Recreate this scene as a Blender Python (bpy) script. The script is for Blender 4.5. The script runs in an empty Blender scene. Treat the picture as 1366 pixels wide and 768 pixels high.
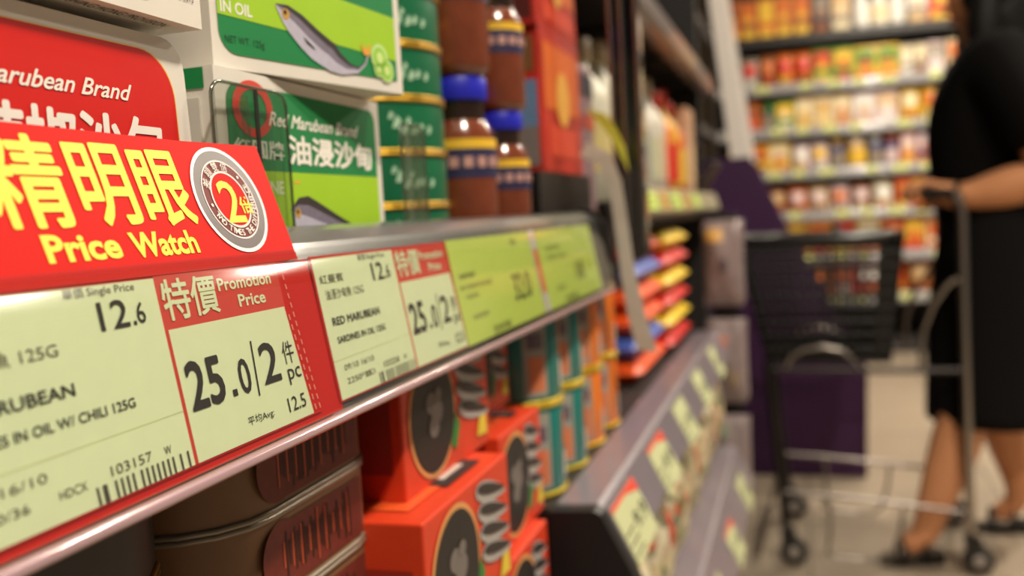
import bpy, bmesh, math, random
from mathutils import Vector, Matrix
random.seed(7)
S = bpy.context.scene
COL = S.collection

# ------------------------------------------------------------------ camera, world, lamps, exposure
F_PX = 1250.0
cam_d = bpy.data.cameras.new('camera')
cam_d.sensor_fit = 'HORIZONTAL'; cam_d.sensor_width = 36.0
cam_d.lens = F_PX / 1366.0 * 36.0
cam_d.clip_start = 0.02; cam_d.clip_end = 60
cam_d.dof.use_dof = True
cam_d.dof.focus_distance = 0.297
cam_d.dof.aperture_fstop = 7.4
camera = bpy.data.objects.new('camera', cam_d); COL.objects.link(camera)
camera.matrix_world = Matrix(((0.9549, 0.0301, 0.2954, 0.0),
                              (0.2918, 0.0884, -0.9524, 0.0),
                              (-0.0548, 0.9956, 0.0756, 1.0),
                              (0, 0, 0, 1)))
S.camera = camera
S.view_settings.view_transform = 'Standard'; S.view_settings.look = 'None'
S.view_settings.gamma = 1.0; S.view_settings.use_curve_mapping = False
S.view_settings.exposure = 0.08
LAMP = 620.0                     # strength of the small round ceiling spots
LAMP_COLOR = (1.0, 0.89, 0.73)
W = bpy.data.worlds.new('world'); S.world = W; W.use_nodes = True
W.node_tree.nodes['Background'].inputs[0].default_value = (1.0, 0.86, 0.70, 1)
W.node_tree.nodes['Background'].inputs[1].default_value = 0.11
LAMPS = [(0.98, -0.55, 1.95), (0.85, 1.00, .8), (1.60, 2.90, 1.5), (1.70, 4.90, 1.8), (0.56, 2.55, .3), (0.56, 4.55, .75), (0.60, 5.55, .4)]

# ------------------------------------------------------------------ helpers
def lin(c):
    c = c / 255.0
    return c / 12.92 if c <= 0.04045 else ((c + 0.055) / 1.055) ** 2.4
def rgb(r, g, b): return (lin(r), lin(g), lin(b), 1.0)
_m = {}
def M(r, g, b, rough=0.55, metal=0.0, noise=0.10, scale=60.0, bump=0.0, coat=0.0, spec=0.5):
    """procedural paint / card / plastic: a base colour with fine mottling and optional bump"""
    key = (r, g, b, rough, metal, noise, scale, bump, coat, spec)
    if key in _m: return _m[key]
    m = bpy.data.materials.new('surface_%d_%d_%d' % (r, g, b)); m.use_nodes = True
    nt = m.node_tree; bs = nt.nodes['Principled BSDF']
    tc = nt.nodes.new('ShaderNodeTexCoord'); nz = nt.nodes.new('ShaderNodeTexNoise')
    nz.inputs['Scale'].default_value = scale; nz.inputs['Detail'].default_value = 3
    nt.links.new(tc.outputs['Object'], nz.inputs['Vector'])
    mx = nt.nodes.new('ShaderNodeMixRGB'); c = rgb(r, g, b)
    mx.inputs[1].default_value = tuple(v * (1 - noise) for v in c[:3]) + (1,)
    mx.inputs[2].default_value = tuple(min(1, v * (1 + noise)) for v in c[:3]) + (1,)
    nt.links.new(nz.outputs['Fac'], mx.inputs[0]); nt.links.new(mx.outputs[0], bs.inputs['Base Color'])
    bs.inputs['Roughness'].default_value = rough; bs.inputs['Metallic'].default_value = metal
    bs.inputs['Specular IOR Level'].default_value = spec
    bs.inputs['Coat Weight'].default_value = coat; bs.inputs['Coat Roughness'].default_value = 0.08
    if bump:
        b_ = nt.nodes.new('ShaderNodeBump'); b_.inputs['Strength'].default_value = bump
        b_.inputs['Distance'].default_value = 0.002
        nt.links.new(nz.outputs['Fac'], b_.inputs['Height']); nt.links.new(b_.outputs[0], bs.inputs['Normal'])
    _m[key] = m; return m
def clear(name, tint=(1, 1, 1), rough=0.06, ior=1.45, amount=1.0):
    m = bpy.data.materials.new(name); m.use_nodes = True; nt = m.node_tree
    for n in list(nt.nodes): nt.nodes.remove(n)
    out = nt.nodes.new('ShaderNodeOutputMaterial'); mix = nt.nodes.new('ShaderNodeMixShader')
    tr = nt.nodes.new('ShaderNodeBsdfTransparent'); gl = nt.nodes.new('ShaderNodeBsdfGlossy')
    fr = nt.nodes.new('ShaderNodeLayerWeight'); fr.inputs[0].default_value = .5      # two-sided Schlick reflectance of a thin sheet
    pw = nt.nodes.new('ShaderNodeMath'); pw.operation = 'POWER'; pw.inputs[1].default_value = 5
    mul = nt.nodes.new('ShaderNodeMath'); mul.operation = 'MULTIPLY_ADD'; mul.use_clamp = True
    f0 = ((ior - 1) / (ior + 1)) ** 2 * 2 * amount; mul.inputs[1].default_value = 1 - f0; mul.inputs[2].default_value = f0
    tr.inputs[0].default_value = tint + (1,); gl.inputs['Roughness'].default_value = rough
    nt.links.new(fr.outputs['Facing'], pw.inputs[0]); nt.links.new(pw.outputs[0], mul.inputs[0]); nt.links.new(mul.outputs[0], mix.inputs[0])
    nt.links.new(tr.outputs[0], mix.inputs[1]); nt.links.new(gl.outputs[0], mix.inputs[2])
    nt.links.new(mix.outputs[0], out.inputs[0]); return m
def emit(name, col, st):
    m = bpy.data.materials.new(name); m.use_nodes = True; nt = m.node_tree
    bs = nt.nodes['Principled BSDF']
    bs.inputs['Base Color'].default_value = (.8, .8, .8, 1)
    bs.inputs['Emission Color'].default_value = col + (1,); bs.inputs['Emission Strength'].default_value = st
    return m

_txt = {}
def text2d(s, bold=0.0, shear=0.0):
    key = (s, bold, shear)
    if key in _txt: return _txt[key]
    cu = bpy.data.curves.new('t', 'FONT'); cu.body = s; cu.resolution_u = 3; cu.offset = bold; cu.shear = shear
    cu.fill_mode = 'FRONT'
    ob = bpy.data.objects.new('t', cu); COL.objects.link(ob)
    bpy.context.view_layer.update()
    me = bpy.data.meshes.new_from_object(ob.evaluated_get(bpy.context.evaluated_depsgraph_get()))
    vs = [(v.co.x, v.co.y) for v in me.vertices]; fs = [tuple(p.vertices) for p in me.polygons]
    bpy.data.objects.remove(ob); bpy.data.curves.remove(cu); bpy.data.meshes.remove(me)
    _txt[key] = (vs, fs); return _txt[key]

class Frame:
    def __init__(s, o, u, v):
        s.o = Vector(o); s.u = Vector(u).normalized(); s.v = Vector(v).normalized(); s.n = s.u.cross(s.v)
    def at(s, a, b, w=0.0): return s.o + s.u * a + s.v * b + s.n * w

class MB:
    """collects faces and builds ONE mesh object"""
    def __init__(s): s.v = []; s.f = []; s.mi = []; s.sm = []; s.mats = []
    def mat(s, m):
        if m not in s.mats: s.mats.append(m)
        return s.mats.index(m)
    def add(s, vs, fs, m, smooth=False):
        k = len(s.v); i = s.mat(m)
        s.v += [tuple(v) for v in vs]
        for f in fs: s.f.append(tuple(k + j for j in f)); s.mi.append(i); s.sm.append(smooth)
    def box(s, x0, x1, y0, y1, z0, z1, m, bev=0.0, seg=2, rot=None):
        bm = bmesh.new(); bmesh.ops.create_cube(bm, size=1)
        for v in bm.verts:
            v.co = Vector(((x0 + x1) / 2 + v.co.x * (x1 - x0), (y0 + y1) / 2 + v.co.y * (y1 - y0), (z0 + z1) / 2 + v.co.z * (z1 - z0)))
        if bev: bmesh.ops.bevel(bm, geom=list(bm.edges), offset=bev, segments=seg, affect='EDGES', profile=0.5)
        bm.verts.ensure_lookup_table()
        for i, v in enumerate(bm.verts): v.index = i
        vs = [v.co.copy() for v in bm.verts]
        if rot: vs = [rot @ v for v in vs]
        s.add(vs, [[v.index for v in f.verts] for f in bm.faces], m); bm.free()
    def prism(s, pts, fn, d0, d1, m, cap=True, smooth=False):
        """2-D outline pts -> fn(a, b, d) extruded from d0 to d1"""
        n = len(pts); vs = [fn(a, b, d0) for a, b in pts] + [fn(a, b, d1) for a, b in pts]
        fs = [(i, (i + 1) % n, n + (i + 1) % n, n + i) for i in range(n)]
        s.add(vs, fs, m, smooth)
        if cap: s.add(vs, [tuple(range(n))[::-1], tuple(range(n, 2 * n))], m)
    def strip(s, pts, fn, d0, d1, m, smooth=True):
        n = len(pts); vs = [fn(a, b, d0) for a, b in pts] + [fn(a, b, d1) for a, b in pts]
        s.add(vs, [(i, i + 1, n + i + 1, n + i) for i in range(n - 1)], m, smooth)
    def lathe(s, prof, c, m, seg=32, sx=1.0, sy=1.0, rot=None, cap=True):
        """prof: [(r, z)]; oval with sx, sy"""
        vs = []; fs = []; c = Vector(c)
        for r, z in prof:
            for k in range(seg):
                a = 2 * math.pi * k / seg; p = Vector((r * math.cos(a) * sx, r * math.sin(a) * sy, z))
                vs.append(c + (rot @ p if rot else p))
        for i in range(len(prof) - 1):
            for k in range(seg):
                k2 = (k + 1) % seg; fs.append((i * seg + k, i * seg + k2, (i + 1) * seg + k2, (i + 1) * seg + k))
        s.add(vs, fs, m, True)
        if cap: s.add(vs, [tuple(range(seg))[::-1], tuple(range((len(prof) - 1) * seg, len(prof) * seg))], m)
    def tube(s, path, r, m, seg=10, closed=False, flat=1.0):
        path = [Vector(p) for p in path]; n = len(path); vs = []; fs = []
        ref = None
        for i, p in enumerate(path):
            a = path[(i - 1) % n] if closed or i > 0 else p; b = path[(i + 1) % n] if closed or i < n - 1 else p
            t = (b - a).normalized()
            if ref is None: ref = Vector((0, 0, 1)) if abs(t.z) < 0.9 else Vector((1, 0, 0))
            e1 = (ref - t * ref.dot(t)).normalized(); ref = e1; e2 = t.cross(e1)
            rr = r[i] if isinstance(r, (list, tuple)) else r
            for k in range(seg):
                q = 2 * math.pi * k / seg; vs.append(p + e1 * (rr * math.cos(q)) + e2 * (rr * flat * math.sin(q)))
        for i in range(n if closed else n - 1):
            j = (i + 1) % n
            for k in range(seg):
                k2 = (k + 1) % seg; fs.append((i * seg + k, i * seg + k2, j * seg + k2, j * seg + k))
        s.add(vs, fs, m, True)
        if not closed: s.add(vs, [tuple(range(seg))[::-1], tuple(range((n - 1) * seg, n * seg))], m)
    # --- flat printing on a face, w = tiny offset along the face normal
    def poly(s, fr, pts, m, w): s.add([fr.at(a, b, w) for a, b in pts], [tuple(range(len(pts)))], m)
    def rect(s, fr, a0, a1, b0, b1, m, w): s.poly(fr, [(a0, b0), (a1, b0), (a1, b1), (a0, b1)], m, w)
    def ring(s, fr, c, r0, r1, m, w, seg=40, ry=1.0):
        vs = []
        for r in (r0, r1):
            vs += [fr.at(c[0] + r * math.cos(2 * math.pi * k / seg), c[1] + ry * r * math.sin(2 * math.pi * k / seg), w) for k in range(seg)]
        s.add(vs, [(k, seg + k, seg + (k + 1) % seg, (k + 1) % seg) for k in range(seg)], m)
    def disc(s, fr, c, r, m, w, ry=1.0, seg=36):
        s.poly(fr, [(c[0] + r * math.cos(2 * math.pi * k / seg), c[1] + ry * r * math.sin(2 * math.pi * k / seg)) for k in range(seg)], m, w)
    def text(s, fr, t, a0, a1, b0, h, m, w, bold=0.0, shear=0.0, full=False, fat=0.0):
        """fit the string between a0 and a1; h = cap height (full: height of the whole glyph box from b0)"""
        vs, fs = text2d(t, bold, shear)
        if not fs: return
        x0 = min(v[0] for v in vs); x1 = max(v[0] for v in vs)
        y0 = min(v[1] for v in vs); y1 = max(v[1] for v in vs)
        kx = (a1 - a0) / (x1 - x0)
        if full: ky = h / (y1 - y0); off = b0 - y0 * ky
        else: ky = h / (0.727 + 2 * bold); off = b0 + bold * ky
        if fat:      # heavy strokes: the same glyphs laid down in a small circle
            kx *= (x1 - x0) / (x1 - x0 + 2 * fat); a0 += fat * kx
            for q in range(8):
                dx, dy = fat * math.cos(q * math.pi / 4), fat * math.sin(q * math.pi / 4)
                s.add([fr.at(a0 + (x + dx - x0) * kx, off + (y + dy) * ky, w + q * .000006) for x, y in vs], fs, m)
            return
        s.add([fr.at(a0 + (x - x0) * kx, off + y * ky, w) for x, y in vs], fs, m)
    def arctext(s, fr, t, c, r, ang0, ang1, h, m, w, bold=0.0, inside=False):
        """glyphs one by one along an arc (degrees, from ang0 to ang1)"""
        n = len(t)
        for i, ch in enumerate(t):
            if ch == ' ': continue
            a = math.radians(ang0 + (ang1 - ang0) * (i + 0.5) / n)
            vs, fs = text2d(ch, bold)
            x0 = min(v[0] for v in vs); x1 = max(v[0] for v in vs); y1 = max(v[1] for v in vs); y0 = min(v[1] for v in vs)
            k = h / max(y1 - y0, .6); up = Vector((math.cos(a), math.sin(a))) * (-1 if inside else 1); rt = Vector((up.y, -up.x))
            o = Vector((c[0] + r * math.cos(a), c[1] + r * math.sin(a)))
            P = [o + rt * ((x - (x0 + x1) / 2) * k) + up * ((y - (y0 + y1) / 2) * k) for x, y in vs]
            s.add([fr.at(p.x, p.y, w) for p in P], fs, m)
    def barcode(s, fr, a0, a1, b0, b1, m, w, n=34):
        x = a0; dx = (a1 - a0) / n; rnd = random.Random(3)
        k = 0
        while k < n:
            wd = rnd.choice((1, 1, 2, 1)); 
            s.rect(fr, a0 + k * dx, a0 + (k + wd * .75) * dx, b0, b1, m, w)
            k += wd + rnd.choice((1, 1, 1, 2))
    def build(s, name, parent=None):
        me = bpy.data.meshes.new(name); me.from_pydata(s.v, [], s.f)
        for m in s.mats: me.materials.append(m)
        me.polygons.foreach_set('material_index', s.mi); me.polygons.foreach_set('use_smooth', s.sm)
        me.validate(); me.update()
        o = bpy.data.objects.new(name, me); COL.objects.link(o)
        if parent is not None:
            o.parent = parent
            o.matrix_parent_inverse = Matrix.Translation(-parent.location)
            p = parent.parent
            if p is not None: o.matrix_parent_inverse = (parent.matrix_parent_inverse @ Matrix.Identity(4)).inverted() @ Matrix.Translation(-p.location) if False else Matrix.Identity(4)
        return o
def tag(o, label, cat, group=None, kind=None):
    if label: o['label'] = label
    if cat: o['category'] = cat
    if group: o['group'] = group
    if kind: o['kind'] = kind
    return o
def thing(name, label, cat, loc=(0, 0, 0), group=None):
    o = bpy.data.objects.new(name, None); COL.objects.link(o); o.location = loc; o.empty_display_size = 0.02
    return tag(o, label, cat, group)
def struct(o): o['kind'] = 'structure'; return o
XZY = lambda a, b, d: Vector((a, d, b))      # outline in X,Z run along Y
YZX = lambda a, b, d: Vector((d, a, b))      # outline in Y,Z run along X
XYZ = lambda a, b, d: Vector((a, b, d))      # outline in X,Y run along Z
def rrect(a0, a1, b0, b1, r, seg=5):
    out = []
    for cx, cy, s0 in ((a1 - r, b1 - r, 0), (a0 + r, b1 - r, 90), (a0 + r, b0 + r, 180), (a1 - r, b0 + r, 270)):
        for k in range(seg + 1):
            q = math.radians(s0 + 90 * k / seg); out.append((cx + r * math.cos(q), cy + r * math.sin(q)))
    return out
ORD = ['first', 'second', 'third', 'fourth', 'fifth', 'sixth', 'seventh', 'eighth', 'ninth', 'tenth', 'eleventh', 'twelfth', 'thirteenth', 'fourteenth', 'fifteenth', 'sixteenth']

# materials used more than once
BLACK = M(12, 11, 11, .5); INK = M(30, 26, 22, .7, noise=.05); WHITE = M(240, 236, 226, .6); OFFW = M(226, 220, 208, .6)
RED = M(208, 26, 20, .55, noise=.04, spec=.25); CARDRED = M(206, 26, 18, .6, noise=.03, spec=.15); YELLOW = M(250, 224, 60, .5, noise=.03)
CREAM = M(226, 240, 196, .6, noise=.04, scale=150); LIME = M(200, 222, 100, .6, noise=.04, scale=150)
HEADRED = M(214, 62, 46, .6, noise=.06, scale=200)
GREEN = M(10, 128, 66, .5, noise=.05); YGREEN = M(160, 204, 30, .5, noise=.05)
DKSTEEL = M(40, 36, 34, .45, noise=.15); GREYPL = M(120, 112, 112, .35, noise=.1); STEEL = M(150, 142, 136, .3, metal=.85)
CHROME = M(170, 162, 154, .32, metal=1.0); GOLD = M(196, 156, 50, .32, metal=.75); BLKPL = M(11, 10, 11, .42, noise=.2)
CLEAR = clear('clear_plastic', (.97, .97, .96), .085, 1.5, 2.4)
CLEARG = clear('smoked_clear_plastic', (.90, .91, .88), .10, 1.6, 1.0)

# ------------------------------------------------------------------ the room
def tile_mat():
    m = bpy.data.materials.new('floor_tile'); m.use_nodes = True; nt = m.node_tree; bs = nt.nodes['Principled BSDF']
    tc = nt.nodes.new('ShaderNodeTexCoord'); br = nt.nodes.new('ShaderNodeTexBrick')
    br.offset = 0; br.inputs['Scale'].default_value = 1.0
    br.inputs['Brick Width'].default_value = .6; br.inputs['Row Height'].default_value = .6
    br.inputs['Mortar Size'].default_value = .004
    br.inputs['Color1'].default_value = rgb(176, 160, 140); br.inputs['Color2'].default_value = rgb(168, 152, 132)
    br.inputs['Mortar'].default_value = rgb(120, 106, 92)
    nt.links.new(tc.outputs['Object'], br.inputs['Vector'])
    nz = nt.nodes.new('ShaderNodeTexNoise'); nz.inputs['Scale'].default_value = 9; nz.inputs['Detail'].default_value = 6
    nt.links.new(tc.outputs['Object'], nz.inputs['Vector'])
    mx = nt.nodes.new('ShaderNodeMixRGB'); mx.blend_type = 'MULTIPLY'; mx.inputs[0].default_value = .25
    nt.links.new(br.outputs['Color'], mx.inputs[1]); nt.links.new(nz.outputs['Fac'], mx.inputs[2])
    nt.links.new(mx.outputs[0], bs.inputs['Base Color']); bs.inputs['Roughness'].default_value = .4
    return m
b = MB(); b.box(-2.0, 3.2, -1.6, 7.3, -.06, 0, tile_mat()); struct(b.build('floor'))
b = MB(); b.box(-2.0, 3.2, -1.6, 7.3, 3.05, 3.12, M(170, 164, 152, .9)); struct(b.build('ceiling'))
b = MB(); b.box(-2.0, 3.2, 7.3, 7.4, 0, 3.05, M(150, 140, 126, .9)); struct(b.build('wall_back'))
b = MB(); b.box(-2.1, -2.0, -1.6, 7.4, 0, 3.05, M(150, 140, 126, .9)); struct(b.build('wall_left'))
for i, (x, y, k) in enumerate(LAMPS):
    t = thing('ceiling_light', 'round white ceiling spot light, %s one counted along its two rows' % ORD[i], 'light', (x, y, 3.0), 'round spot lights in the ceiling')
    b = MB(); b.lathe([(.120, 3.0495), (.120, 3.042), (.108, 3.034), (.088, 3.034), (.084, 3.044), (.084, 3.0495)], (x, y, 0), M(230, 228, 222, .5), 32, cap=False); b.build('trim_ring', t)
    b = MB(); b.lathe([(.0005, 3.040), (.050, 3.0405), (.080, 3.043)], (x, y, 0), emit('lit_lens_%d' % i, LAMP_COLOR, LAMP * k), 32, cap=False); b.build('lens', t)

# ------------------------------------------------------------------ shelving: near bay, far bay, next bay
def deck(parent, x0, x1, y0, y1, z, th=.032, mat=None):
    b = MB(); m = mat or DKSTEEL
    b.prism([(x0, z - th), (x0, z), (x1, z), (x1, z - th), (x1 - .004, z - th), (x1 - .004, z - .006), (x0 + .004, z - .006), (x0 + .004, z - th)], XZY, y0, y1, m)
    for k in range(4):
        yy = y0 + (y1 - y0) * (k + .5) / 4; b.box(x0 + .006, x1 - .006, yy - .012, yy + .012, z - .016, z - .006, m)
    return b.build('shelf_deck', parent)
near = thing('shelving_bay', 'dark shelf bay nearest the camera with the red price card on its rail', 'shelf unit', (0, 0, 0))
b = MB(); b.box(-.60, -.58, -.45, .885, 0, 2.0, DKSTEEL); b.build('back_panel', near)
nd = deck(near, -.575, -.190, -.45, .986, .978)
ld = deck(near, -.575, -.150, -.45, .60, .722)
deck(near, -.575, -.185, -.45, .885, 1.300)
# price rail of the near deck: back channel with a lip that curls over the deck
prof = [(-.192, .944), (-.170, .9270), (-.1655, .9270), (-.1640, .9285), (-.1645, .9304), (-.1682, .9306), (-.1768, .9885), (-.1795, .9945), (-.1850, .9990), (-.1915, 1.0010), (-.1915, .9975), (-.1860, .9960), (-.1815, .9925), (-.1790, .9880), (-.1705, .9335), (-.192, .9480)]
b = MB(); b.prism(prof, XZY, -.40, .845, M(92, 92, 90, .28, noise=.12, coat=.7)); b.build('price_rail', nd)
cov = [(-.1636, .9290), (-.1630, .9310), (-.1632, .9340), (-.1645, .9440), (-.1658, .9540), (-.1673, .9640), (-.1680, .9690), (-.1690, .9740), (-.1706, .9800), (-.1724, .9848), (-.1739, .9876), (-.1749, .9900), (-.1756, .9926)]
b = MB(); b.strip(cov, XZY, -.40, .845, CLEAR); b.build('clear_cover', nd)
b = MB(); b.tube([(-.1640, -.40, .9296), (-.1640, .845, .9296)], .0021, M(172, 140, 146, .16, noise=.05, coat=1.0), 10); b.build('cover_bead', nd)
b = MB(); b.prism([(-.195, .936), (-.164, .936), (-.163, .940), (-.168, .968), (-.172, .990), (-.180, 1.002), (-.195, 1.004)], XZY, .846, .858, M(20, 19, 18, .4), smooth=False); b.build('end_cap', nd)

far = thing('shelving_bay', 'dark shelf bay of bottles and packets behind the hanging black strip', 'shelf unit', (0, 0, 0))
b = MB(); b.box(-.60, -.58, .89, 2.12, 0, 2.0, DKSTEEL); b.build('back_panel', far)
b = MB(); b.box(-.58, -.205, 2.12, 2.15, 0, 2.0, M(24, 20, 18, .6)); b.build('end_panel', far)
fd = deck(far, -.575, -.195, .89, 2.12, 1.270)
b = MB(); b.prism([(-.195, 1.240), (-.176, 1.240), (-.172, 1.246), (-.178, 1.280), (-.195, 1.284)], XZY, .89, 2.12, M(120, 108, 104, .3, coat=.4)); b.build('price_rail', fd)
fd = deck(far, -.575, -.195, .992, 2.12, 1.010)
b = MB(); b.prism([(-.182, .990), (-.172, .990), (-.168, .995), (-.176, 1.024), (-.182, 1.028)], XZY, .992, 2.12, M(150, 146, 118, .3, coat=.4)); b.build('price_rail', fd)
fr_far = Frame((-.168, 0, .995), (0, 1, 0), (-.008, 0, .029))
for k, (yy, w_, c_, nm) in enumerate(((1.10, .10, LIME, 'lime'), (1.24, .05, M(226, 170, 60), 'amber'), (1.34, .10, LIME, 'lime'), (1.50, .05, M(226, 170, 60), 'amber'), (1.62, .10, LIME, 'lime'))):
    b = MB(); b.prism([(yy, .004), (yy + w_, .004), (yy + w_, .027), (yy, .027)], lambda p, q, d: fr_far.at(p, q, d), .0005, .0010, c_)
    for j in range(2): b.rect(fr_far, yy + .005, yy + w_ * .6, .009 + j * .008, .011 + j * .008, M(90, 82, 66, .7), .0014)
    tag(b.build('price_tag'), '%s price tag on the middle rail under the bottles, %s from its near end' % (nm, ORD[k]), 'price tag', 'price tags of the middle rail')
fd = deck(far, -.575, -.1775, .645, 1.62, .787)
RAILG = M(128, 118, 126, .3, noise=.12, coat=.35)
b = MB(); b.prism([(-.1775, .760), (-.1775, .7875), (-.147, .7890), (-.1425, .7870), (-.1220, .7460), (-.1260, .7430), (-.144, .772), (-.154, .774)], XZY, .645, 1.62, RAILG); b.build('price_rail', fd)
b = MB(); b.prism([(-.1775, .70), (-.1775, .790), (-.1440, .7915), (-.1390, .789), (-.108, .728), (-.115, .70)], XZY, .628, .6445, M(22, 20, 22, .45)); b.build('end_cap', fd)
fd3 = deck(far, -.575, -.153, .70, 1.62, .5865)
b = MB(); b.prism([(-.153, .540), (-.153, .587), (-.121, .588), (-.116, .586), (-.089, .532), (-.093, .529), (-.121, .567), (-.133, .569)], XZY, .70, 1.62, RAILG); b.build('price_rail', fd3)
deck(far, -.575, -.150, .70, 1.62, .12)

nxt = thing('shelving_bay', 'dark shelf bay between the end panel and the purple stand', 'shelf unit', (0, 0, 0))
b = MB(); b.box(-.66, -.64, 2.2, 3.45, 0, 2.0, DKSTEEL); b.build('back_panel', nxt)
for z in (.3, .62, .94, 1.26, 1.6):
    b = MB(); b.prism([(-.64, z - .03), (-.64, z), (-.285, z), (-.28, z - .004), (-.28, z - .03)], XZY, 2.2, 3.45, DKSTEEL); b.build('shelf_deck', nxt)

# ------------------------------------------------------------------ price labels in the near rail
LU = Vector((-.009, 0, .0525)).normalized()
LF = Frame((-.166, 0, .9355), (0, 1, 0), LU)
def sheet(b, pts, m, th=.0003, fr=LF, w0=0.0):
    b.prism(pts, lambda a, c, d: fr.at(a, c, d), w0 - th, w0, m)
def dashes(b, a0, b0, a1, b1, n, m, w, th=.00035, fr=LF):
    for k in range(n):
        p = [a0 + (a1 - a0) * (k + .2) / n, b0 + (b1 - b0) * (k + .2) / n]; q = [a0 + (a1 - a0) * (k + .75) / n, b0 + (b1 - b0) * (k + .75) / n]
        if abs(a1 - a0) > abs(b1 - b0): b.poly(fr, [(p[0], p[1] - th), (q[0], q[1] - th), (q[0], q[1] + th), (p[0], p[1] + th)], m, w)
        else: b.poly(fr, [(p[0] - th, p[1]), (p[0] + th, p[1]), (q[0] + th, q[1]), (q[0] - th, q[1])], m, w)
PINK = M(240, 150, 130, .6)
DOT = M(90, 82, 66, .7)
def promo_label(y0, line, right, title, l1, l2, code, d1, chinese, label, extra):
    """y0 left edge, line = red rule, right = right edge of the promotion half"""
    b = MB(); w = .0002
    sheet(b, [(y0, -.0012), (right + .0095, -.0012), (right + .0060, .0545), (y0, .0545)], CARDRED)
    b.rect(LF, y0 + .0010, line - .0004, -.0006, .0535, CREAM, w)
    b.poly(LF, [(line + .0012, -.0006), (right + .0034, -.0006), (right - .0004, .0383), (line + .0012, .0383)], CREAM, w)
    b.rect(LF, line - .0004, right, .0383, .0540, HEADRED, w)
    b.rect(LF, line - .0004, line + .0012, -.0006, .0383, M(206, 50, 36), w)
    w2 = .0004
    b.text(LF, '特價', line + .0012, line + .0274, .0408, .0118, CREAM, w2, full=True, fat=.016)
    b.text(LF, 'Promotion', line + .0285, line + .0590, .0470, .0043, CREAM, w2, bold=.022)
    b.text(LF, 'Price', line + .0378, line + .0534, .0410, .0043, CREAM, w2, bold=.022)
    b.text(LF, '25', line + .0036, line + .0209, .0142, .0144, INK, w2, fat=.022)
    b.rect(LF, line + .0241, line + .0265, .0142, .0163, INK, w2)
    b.text(LF, '0', line + .0288, line + .0350, .0140, .0114, INK, w2, fat=.010)
    b.poly(LF, [(line + .0372, .0118), (line + .0380, .0118), (line + .0396, .0296), (line + .0388, .0296)], INK, w2)
    b.text(LF, '2', line + .0420, line + .0526, .0146, .0138, INK, w2, fat=.012)
    b.text(LF, '件', line + .0560, line + .0632, .0188, .0078, INK, w2, full=True)
    b.text(LF, 'pc', line + .0567, line + .0650, .0134, .0058, INK, w2, bold=.004)
    b.text(LF, '12.5', line + .0526, line + .0640, .0029, .0051, INK, w2, bold=.006)
    b.text(LF, '平均Avg:', line + .0284, line + .0434, .0034, .0032, INK, w2, full=True)
    b.text(LF, '單價', line - .0352, line - .0280, .0507, .0026, DOT, w2, full=True)
    b.text(LF, 'Single Price', line - .0269, line - .0091, .0510, .0021, DOT, w2)
    b.text(LF, '12', line - .0247, line - .0136, .0415, .0078, INK, w2, fat=.010)
    b.rect(LF, line - .0122, line - .0110, .0415, .0426, INK, w2)
    b.text(LF, '6', line - .0104, line - .0070, .0418, .0060, INK, w2, fat=.006)
    b.text(LF, chinese, *extra['cj'], .0372, .0040, DOT, w2, full=True)
    if 'cj0' in extra: b.text(LF, '紅曼賓', extra['cj0'][0], extra['cj0'][1], .0436, .0034, DOT, w2, full=True)
    b.text(LF, title, *extra['t'], .0273, .0032, INK, w2, fat=.018)
    b.text(LF, l1, *extra['l1'], .0203, .0026, INK, w2, fat=.012)
    b.text(LF, d1, *extra['d1'], .0096, .0024, DOT, w2, bold=-.004)
    b.text(LF, l2, *extra['l2'], .0044, .0023, DOT, w2)
    b.text(LF, 'HDCX', line - .0500, line - .0411, .0044, .0023, DOT, w2)
    b.text(LF, code, line - .0325, line - .0170, .0052, .0027, DOT, w2)
    b.text(LF, 'W', line - .0119, line - .0090, .0052, .0024, INK, w2)
    b.barcode(LF, line - .0386, line - .0020, -.0005, .0040, M(70, 62, 50, .7), w2)
    # the fold that crosses the paper
    b.poly(LF, [(y0 + .001, .0140), (line - .0004, .0150), (line - .0004, .01515), (y0 + .001, .0142)], M(206, 206, 138, .7), .0003)
    dashes(b, right + .0028, .0500, right + .0082, -.0005, 15, PINK, w2)
    dashes(b, right + .0010, .0360, right + .0052, -.0005, 10, PINK, w2)
    return tag(b.build('price_label'), label, 'price label', 'shelf price labels in the near rail')
promo_label(.1150, .2229, .2873, 'RED MARUBEAN', 'SARDINES IN OIL W/ CHILI 125G', '35 0/36', '103157', '09/10 16/10', '紅曼賓沙甸魚 125G',
            'cream and red promotion price label under the red price card, showing 103157',
            dict(cj=(.1330, .1823), t=(.1390, .1848), l1=(.1440, .2043), d1=(.1400, .1706), l2=(.1480, .1640)))
promo_label(.3112, .3850, .4490, 'RED MARUBEAN', 'SARDINES IN OIL 125G', '2250*25', '103258', '09/10 16/10', '油浸沙甸魚 125G',
            'cream and red promotion price label for sardines in oil, right of the red band',
            dict(cj=(.3170, .3493), cj0=(.3150, .3340), t=(.3178, .3593), l1=(.3186, .3614), d1=(.3190, .3448), l2=(.3190, .3400)))
def plain_label(y0, y1, big, label, a):
    b = MB(); w2 = .0007
    sheet(b, [(y0, -.0012), (y1, -.0012), (y1 - .004, .0548), (y0 - .002, .0548)], LIME, w0=.0005)
    b.text(LF, big, *a['big'], .0130, a['h'], INK, w2, bold=.006)
    for s_, (x0, x1), z, h in a['lines']: b.text(LF, s_, x0, x1, z, h, DOT, w2)
    b.barcode(LF, *a['bar'], .0, .0042, M(70, 70, 46, .7), w2, 24)
    return tag(b.build('price_label'), label, 'price label', 'shelf price labels in the near rail')
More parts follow.
